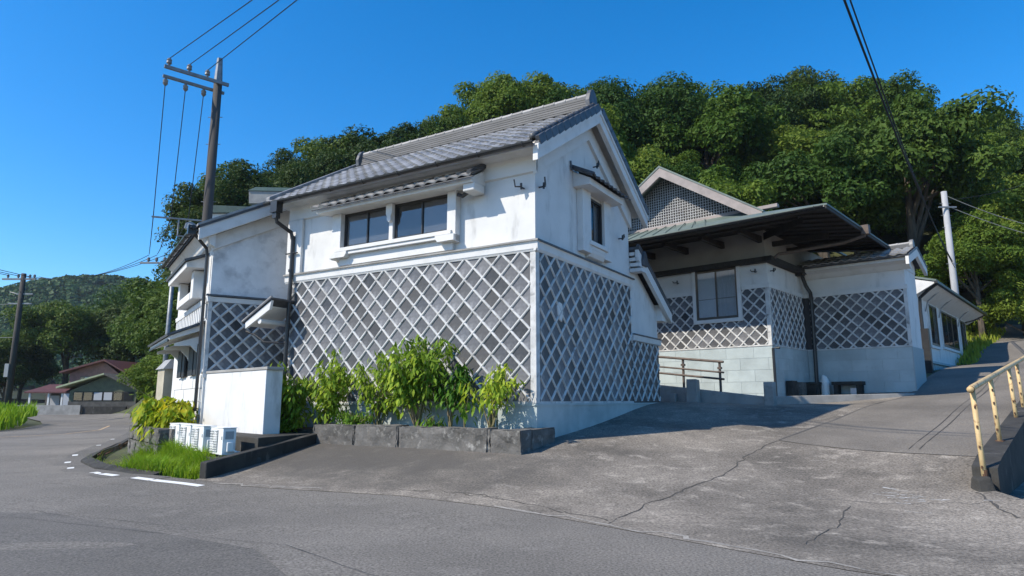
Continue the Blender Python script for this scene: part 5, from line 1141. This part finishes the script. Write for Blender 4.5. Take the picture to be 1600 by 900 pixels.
grass('weeds', gp, bank_z, .30, 'grass', 'grass tuft at the end of the low sloping wall', 6, lean=.7)
# upper right: verge beside the ramp, retaining wall, shed roof
gp = [rp(s_, o_) for s_, o_ in [(random.uniform(27, 42), random.uniform(-12, -3.2)) for _ in range(5000)]]
gp = [p for p in gp if True]
grass('verge_grass', gp, H, .45, 'grass_dry', 'sunlit grass verge at the top of the ramp', 8, wdt=.04)
for k, (X, Y, z, s_, lab) in enumerate([(35.5, 45, 4.6, 1.0, 'bright bush on the verge at the right edge'), (38.0, 46.5, 4.8, 1.2, 'larger bush at the far right edge of the verge'), (33.0, 46, 4.7, .8, 'bush below the grey retaining wall'), (31, 47.5, 4.9, .8, 'bush next to the rear wing end'), (36.5, 43.5, 4.3, .8, 'low bush close to the top of the ramp')]):
    shrub('verge_bush', (X, Y, z), 2.2 * s_, 1.7 * s_, 16, 520, 'leaf_bright', lab, .34, k, 60 + k, top=.05, single=10, group='bushes on the upper verge')
rwall = tag(MB().hexa([(30, 50, 4), (41, 49.5, 4), (41, 50.1, 4), (30, 50.6, 4)], [(30, 50, 8.0), (41, 49.5, 8.3), (41, 50.1, 8.3), (30, 50.6, 8.0)]).build('retaining_wall', 'concrete_dark'), 'long mossy grey retaining wall above the upper verge', 'wall')
MB().hexa([(29.9, 49.85, 8.05), (41.1, 49.35, 8.35), (41.1, 50.2, 8.35), (29.9, 50.7, 8.05)], [(29.9, 49.85, 8.2), (41.1, 49.35, 8.5), (41.1, 50.2, 8.5), (29.9, 50.7, 8.2)]).build('coping', 'concrete', rwall)
sh = empty('shed', (31.2, 46.5, 4.4), R_(-20), label='small shed with a flat grey roof behind the rear wing', cat='shed')
MB().box(-2.6, 2.2, -1.5, 1.5, -.5, 4.5).build('wall', 'house_dark', sh)
MB().hexa([(-3.0, -2, 5.1), (2.7, -2, 4.45), (2.7, 2, 4.45), (-3.0, 2, 5.1)], [(-3.0, -2, 5.3), (2.7, -2, 4.6), (2.7, 2, 5.2), (-3.0, 2, 5.9)]).build('roof', 'grey_roof', sh)

# white upper building seen over the older storehouse
ub = empty('white_building', (-12.5, 27.5, 0), 0, label='white flat-roofed building with dark green edges behind the older storehouse', cat='building')
MB().box(-.6, 5, 0, 5, .5, 9.45).build('lower_block', 'plaster', ub)
MB().hexa([(-.7, -.15, 9.46), (2.6, -.15, 9.46), (2.6, 5, 9.46), (-.7, 5, 9.46)], [(-.7, -.15, 9.80), (2.6, -.15, 9.66), (2.6, 5, 9.66), (-.7, 5, 9.80)]).build('green_edge', 'dark_green_metal', ub)
MB().box(1.35, 7, .6, 5, 9.4, 10.3).build('upper_block', 'plaster', ub)
MB().hexa([(1.0, .2, 9.98), (7, .2, 9.90), (7, 5, 9.9), (1.0, 5, 9.98)], [(.98, .15, 10.52), (7, .15, 10.40), (7, 5, 10.4), (.98, 5, 10.52)]).build('roof_edge', 'grey_roof', ub)
MB().hexa([(.95, .1, 10.53), (7, .1, 10.41), (7, 5, 10.41), (.95, 5, 10.53)], [(1.2, .3, 10.75), (7, .3, 10.62), (7, 5, 10.62), (1.2, 5, 10.75)]).build('green_edge', 'dark_green_metal', ub)
MB().tube([(2.9, .45, 9.95), (2.6, .3, 9.5), (2.2, .1, 9.0)], .09, 6).build('downpipe', 'dark_green_metal', ub)

# beige gate wall and dark boulder bank at the bend
gw = tag(MB().box(-.5, .5, -.25, .25, -.5, 2.6).build('gate_wall', 'beige'), 'short beige gate wall beside the older storehouse', 'wall'); gw.location = (-12.55, 24.2, .0); gw.rotation_euler.z = R_(-50)
MB().hexa([(-.6, -.32, 2.6), (.6, -.32, 2.6), (.6, .32, 2.6), (-.6, .32, 2.6)], [(-.45, -.05, 2.95), (.45, -.05, 2.95), (.45, .05, 2.95), (-.45, .05, 2.95)]).build('coping', 'grey_roof', gw)
bwl = tag(MB().hexa([(-23.2, 46.5, -.5), (-17.6, 37.5, -.5), (-15.0, 39, -.5), (-20.5, 48, -.5)], [(-21.6, 46.2, 1.9), (-16.8, 38.2, 2.3), (-15.0, 39, 2.3), (-20.5, 48, 1.9)]).build('boulder_bank', 'concrete_dark', bevel=.3), 'dark weathered concrete bank wall beyond the bend', 'wall')

# ------------------------------------------------------------------ red and green house down the road
hs = empty('roadside_house', (-47.5, 75, 0), R_(0), label='old house with maroon upper storey and green gabled front by the road', cat='house')
hl = Vector((-47.5, 75, 0))
MB().box(-3.9, 1.8, 2.0, 8, 0, 4.55).prism([(-3.9, 4.5), (1.8, 4.5), (.2, 5.7), (-1.0, 5.9)], 2.01, 8, 'y').build('upper_storey', 'maroon_wall', hs)
MB().hexa([(-4.7, 1.3, 4.55), (.3, 1.3, 5.95), (.3, 8.5, 5.95), (-4.7, 8.5, 4.55)], [(-4.7, 1.3, 4.75), (.3, 1.3, 6.15), (.3, 8.5, 6.15), (-4.7, 8.5, 4.75)]).hexa([(3.0, 1.3, 4.5), (.3, 1.3, 5.96), (.3, 8.5, 5.96), (3.0, 8.5, 4.5)], [(3.0, 1.3, 4.68), (.3, 1.3, 6.151), (.3, 8.5, 6.151), (3.0, 8.5, 4.68)]).build('upper_roof', 'maroon_roof', hs)
f1 = MB().box(-2.6, -1.5, 1.93, 1.99, 3.1, 4.2).build('window', 'alu', hs); MB().box(-2.5, -2.08, 1.90, 1.93, 3.2, 4.1).build('pane', 'glass', f1); MB().box(-2.02, -1.6, 1.90, 1.93, 3.2, 4.1).build('pane', 'paper', f1)
MB().hexa([(-6.6, -1.2, 2.25), (-1.6, -1.2, 2.25), (-1.6, 2.2, 3.15), (-6.2, 2.2, 3.15)], [(-6.6, -1.2, 2.40), (-1.6, -1.2, 2.40), (-1.6, 2.2, 3.3), (-6.2, 2.2, 3.3)]).build('porch_roof', 'maroon_roof', hs)
MB().box(-6.0, -1.7, 1.4, 2.0, 0, 2.9).build('porch_wall', 'house_dark', hs)
for x in (-6.2, -4.1, -2.6): MB().box(x, x + .2, -1.0, -.8, 0, 2.3).build('porch_post', 'trim', hs)
for x in (-5.4, -3.6): MB().box(x, x + 1.1, 1.32, 1.39, .6, 2.0).build('window', 'paper', hs)
MB().box(-1.3, 6.1, -1.6, 5, 0, 2.5).prism([(-1.3, 2.5), (6.1, 2.5), (2.6, 4.15)], -1.6, 5, 'y').build('front_wall', 'green_wall', hs)
MB().box(-1.33, 6.13, -1.65, -1.601, 0, 1.35).build('lower_cladding', 'house_dark', hs)
MB().hexa([(-2.4, -2.3, 2.75), (2.7, -2.3, 4.25), (2.7, 5, 4.25), (-2.4, 5, 2.75)], [(-2.4, -2.3, 2.95), (2.7, -2.3, 4.43), (2.7, 5, 4.43), (-2.4, 5, 2.95)]).build('front_roof', 'green_roof', hs)
MB().hexa([(7.0, -2.3, 2.3), (2.7, -2.3, 4.24), (2.7, 5, 4.24), (7.0, 5, 2.3)], [(7.0, -2.3, 2.45), (2.7, -2.3, 4.431), (2.7, 5, 4.431), (7.0, 5, 2.45)]).build('front_roof', 'house_dark', hs)
for i, m_ in enumerate(['glass', 'glass', 'paper', 'paper', 'glass', 'dark_room']):
    f = MB().box(-.8 + i * 1.1, .25 + i * 1.1, -1.68, -1.62, 1.4, 2.4).build('window', 'dark_wood', hs); MB().box(-.72 + i * 1.1, .17 + i * 1.1, -1.70, -1.681, 1.48, 2.32).build('pane', m_, f)
MB().box(-2.0, -1.35, -1.5, -1.4, 0, 2.2).build('door', 'paper', hs)
fw_ = tag(MB().box(-53.8, -46.8, 72.4, 72.7, -.3, .95).build('front_garden_wall', 'concrete'), 'low grey garden wall before the maroon house', 'wall')
tag(MB().box(-46.7, -42, 72.6, 72.9, -.3, .8).build('front_garden_wall', 'concrete_dark'), 'low dark garden wall before the green house', 'wall')
tag(MB().box(-80, -56, 60, 60.3, -.3, 1.2).build('roadside_fence', 'house_dark'), 'dark fence behind the overgrown verge', 'fence')
tag(MB().hexa([(-80, 78, 3.4), (-70, 78, 3.4), (-70, 84, 5.2), (-80, 84, 5.2)], [(-80, 78, 3.6), (-70, 78, 3.6), (-70, 84, 5.4), (-80, 84, 5.4)]).build('shed_roof', 'grey_roof'), 'pale shed roof at the left edge behind the pole', 'roof')

# ------------------------------------------------------------------ power poles and wires
def pole(name, x, y, z0, z1, r0, r1, m, label, group='power poles'):
    p = empty(name, (x, y, z0), 0, label=label, cat='power pole', group=group)
    MB().tube([(0, 0, -1), (0, 0, (z1 - z0) * .5), (0, 0, z1 - z0)], [r0, (r0 + r1) / 2, r1], 12).build('shaft', m, p, smooth=True); return p
def insul(p, q, up=True):
    s_ = 1 if up else -1
    MB().tube([(q[0], q[1], q[2]), (q[0], q[1], q[2] + .08 * s_), (q[0], q[1], q[2] + .1 * s_), (q[0], q[1], q[2] + .2 * s_), (q[0], q[1], q[2] + .22 * s_), (q[0], q[1], q[2] + .30 * s_)], [.05, .05, .10, .08, .10, .05], 8).build('insulator', 'ceramic', p)
pw = pole('power_pole', -11.5, 24, 0, 13.75, .21, .155, 'pole_concrete', 'tall dark power pole with long crossarm behind the older storehouse')
MB().tube([(0, 0, 13.7), (0, 0, 14.75)], [.16, .10], 6).build('pole_cap', 'galv', pw)
MB().box(-1.95, .35, -.22, -.12, 13.62, 13.74).box(-1.9, .3, .12, .22, 13.40, 13.50).build('crossarm', 'galv', pw).rotation_euler.z = R_(41)
TOP = [(-11.5 - d_ * math.cos(R_(41)), 24 - d_ * math.sin(R_(41)), 13.8) for d_ in (1.8, 1.1, .45)]
for q in TOP: insul(pw, (q[0] + 11.5 + .11, q[1] - 24 - .13, 13.74)); insul(pw, (q[0] + 11.5 - .11, q[1] - 24 + .13, 13.40), False)
MB().box(-1.85, 0, -.04, .04, 8.12, 8.17).tube([(-.95, 0, 8.12), (-.95, 0, 7.5), (-.2, 0, 7.45)], .035, 6).build('lower_arm', 'galv', pw).rotation_euler.z = R_(20)
MB().tube([(-.62, -.05, 7.75), (-.6, -.05, 7.80), (-.55, -.05, 7.98), (-.5, -.05, 8.08)], [.12, .2, .2, .1], 10).build('street_lamp_bowl', 'ac_grey', pw)
for z in (12.3, 11.2, 9.9, 8.9): MB().tube([(-.28, 0, z), (.28, 0, z)], .015, 5).build('step_bolt', 'galv', pw)
LOW = [(-13.2, 23.4, 8.25), (-12.65, 23.6, 8.25), (-12.1, 23.8, 8.25)]
tp = pole('steel_pole', -21, 40, 0, 9.95, .16, .12, 'galv', 'slim steel pole between the trees left of the older storehouse')
MB().box(-2.1, .2, -.06, .06, 9.85, 9.95).build('crossarm', 'galv', tp)
TH = [(-22.6, 40, 10.2), (-22.1, 40, 10.2), (-21.6, 40, 10.2)]
for q in TH: insul(tp, (q[0] + 21, 0, 9.95))
lp = pole('power_pole', -37.8, 50, 0, 11.15, .24, .17, 'pole_concrete', 'grey concrete power pole beyond the verge at the left edge')
MB().box(-1.6, 1.0, -.08, .04, 10.65, 10.78).box(-.9, .9, -.05, .05, 8.75, 8.85).box(-.3, .9, -.05, .05, 9.5, 9.6).build('crossarm', 'galv', lp)
MB().tube([(-.9, 0, 9.7), (-.5, 0, 9.6), (0, 0, 9.4)], .04, 6).build('lamp_arm', 'galv', lp)
for x in (-1.2, -.4, .5, .85): insul(lp, (x, 0, 10.78))
MB().box(-.35, -.05, -.3, -.1, 3.2, 4.2).build('meter_box', 'ac_grey', lp)
rpo = pole('power_pole', 24.6, 36, 3.5, 13.2, .19, .15, 'pole_pale', 'pale concrete power pole rising behind the tiled wing roof')
for z in (9.0, 8.3, 7.6, 5.5): MB().tube([(-.3, 0, z), (.3, 0, z)], .02, 5).build('step_bolt', 'galv', rpo)
MB().box(-.5, .5, -.2, -.14, 8.7, 8.78).build('crossarm', 'galv', rpo)
def wire(a, b, sag, r, label, group, m='cable', n=18):
    a = Vector(a); b = Vector(b); pts = []
    for i in range(n + 1):
        f = i / n; p = a.lerp(b, f); p.z -= sag * 4 * f * (1 - f); pts.append(p - a)
    o = MB().tube(pts, r, 5).build('overhead_wire', m, loc=a); return tag(o, label, 'wire', group)
def beyond(a, b, k): a = Vector(a); b = Vector(b); return a + (b - a) * k
for q, e, lab in zip(TOP, [(-6.66, 16, 12.25), (-6.01, 16, 12.2), (-5.6, 16, 12.15)], ['left', 'middle', 'right']):
    qq = (q[0] + .11, q[1] - .13, q[2] + .24); wire(qq, beyond(qq, e, 3.2), .0, .016, lab + ' of three wires climbing from the tall pole out of the picture', 'wires from the tall pole')
for q, l_, t_, lab in zip(TOP, LOW, TH, ['left', 'middle', 'right']):
    wire((q[0] - .11, q[1] + .13, 13.1), l_, .0, .016, lab + ' of three wires dropping down beside the tall pole', 'wires down the tall pole')
    wire(l_, (t_[0], t_[1], t_[2] + .25), .25, .018, lab + ' of three wires running from the lower arm to the slim pole', 'wires to the slim pole')
    wire((t_[0], t_[1], t_[2] + .2), (-36.6 - .5 * TH.index(t_), 50, 10.9), .7, .018, lab + ' of three wires between the slim pole and the left pole', 'wires to the left pole')
for i, z in enumerate((11.0, 10.95, 10.9)):
    wire((-38.9 + .8 * i, 50, z), (-44 + 3 * i, 30, 12 - .3 * i), .2, .025, ['highest', 'middle', 'lowest'][i] + ' wire leaving the left pole towards the left edge', 'wires leaving the left pole')
wire((-37.8, 50, 8.8), (-60, 50, 8.6), .2, .03, 'pale cable level with the second arm of the left pole', 'pale cables by the left pole', 'cable_pale')
wire((-37.8, 50, 6.2), (-60, 50, 6.3), .1, .03, 'pale cable lower on the left pole', 'pale cables by the left pole', 'cable_pale')
wire((24.5, 35.8, 9.1), beyond((24.5, 35.8, 9.1), (8.0, 14, 10.72), 1.5), 1.05, .027, 'thick dark cable bundle hanging from the top edge to the pale pole', 'cables to the pale pole')
wire((24.6, 35.8, 8.75), beyond((24.6, 35.8, 8.75), (8.15, 14, 10.75), 1.5), 1.25, .018, 'thin dark cable hanging just below the thick bundle', 'cables to the pale pole')
wire((24.7, 35.9, 12.9), (32, 35, 10.2), .35, .02, 'upper pale cable from the pale pole to the right edge', 'cables right of the pale pole', 'cable_pale')
wire((24.7, 35.9, 12.3), (32, 35, 9.6), .3, .02, 'lower pale cable from the pale pole to the right edge', 'cables right of the pale pole', 'cable_pale')
wire((24.7, 36, 12.7), (38, 42, 17.4), .5, .018, 'dark cable rising from the pale pole to the right edge', 'cables right of the pale pole')

# thin summer air: far things pale towards blue
hz, ht_, hb = bpy.data.materials.new('haze'), None, None
hz.use_nodes = True; hz.node_tree.nodes.clear(); out = hz.node_tree.nodes.new('ShaderNodeOutputMaterial'); pv = hz.node_tree.nodes.new('ShaderNodeVolumePrincipled')
pv.inputs['Color'].default_value = (.75, .87, 1, 1); pv.inputs['Density'].default_value = .00014; pv.inputs['Anisotropy'].default_value = .2; hz.node_tree.links.new(pv.outputs[0], out.inputs['Volume'])
MATS['haze'] = hz
tag(MB().box(-760, 520, -90, 660, -12, 110).build('haze', 'haze'), 'faint summer haze filling the air', 'haze', kind='stuff')
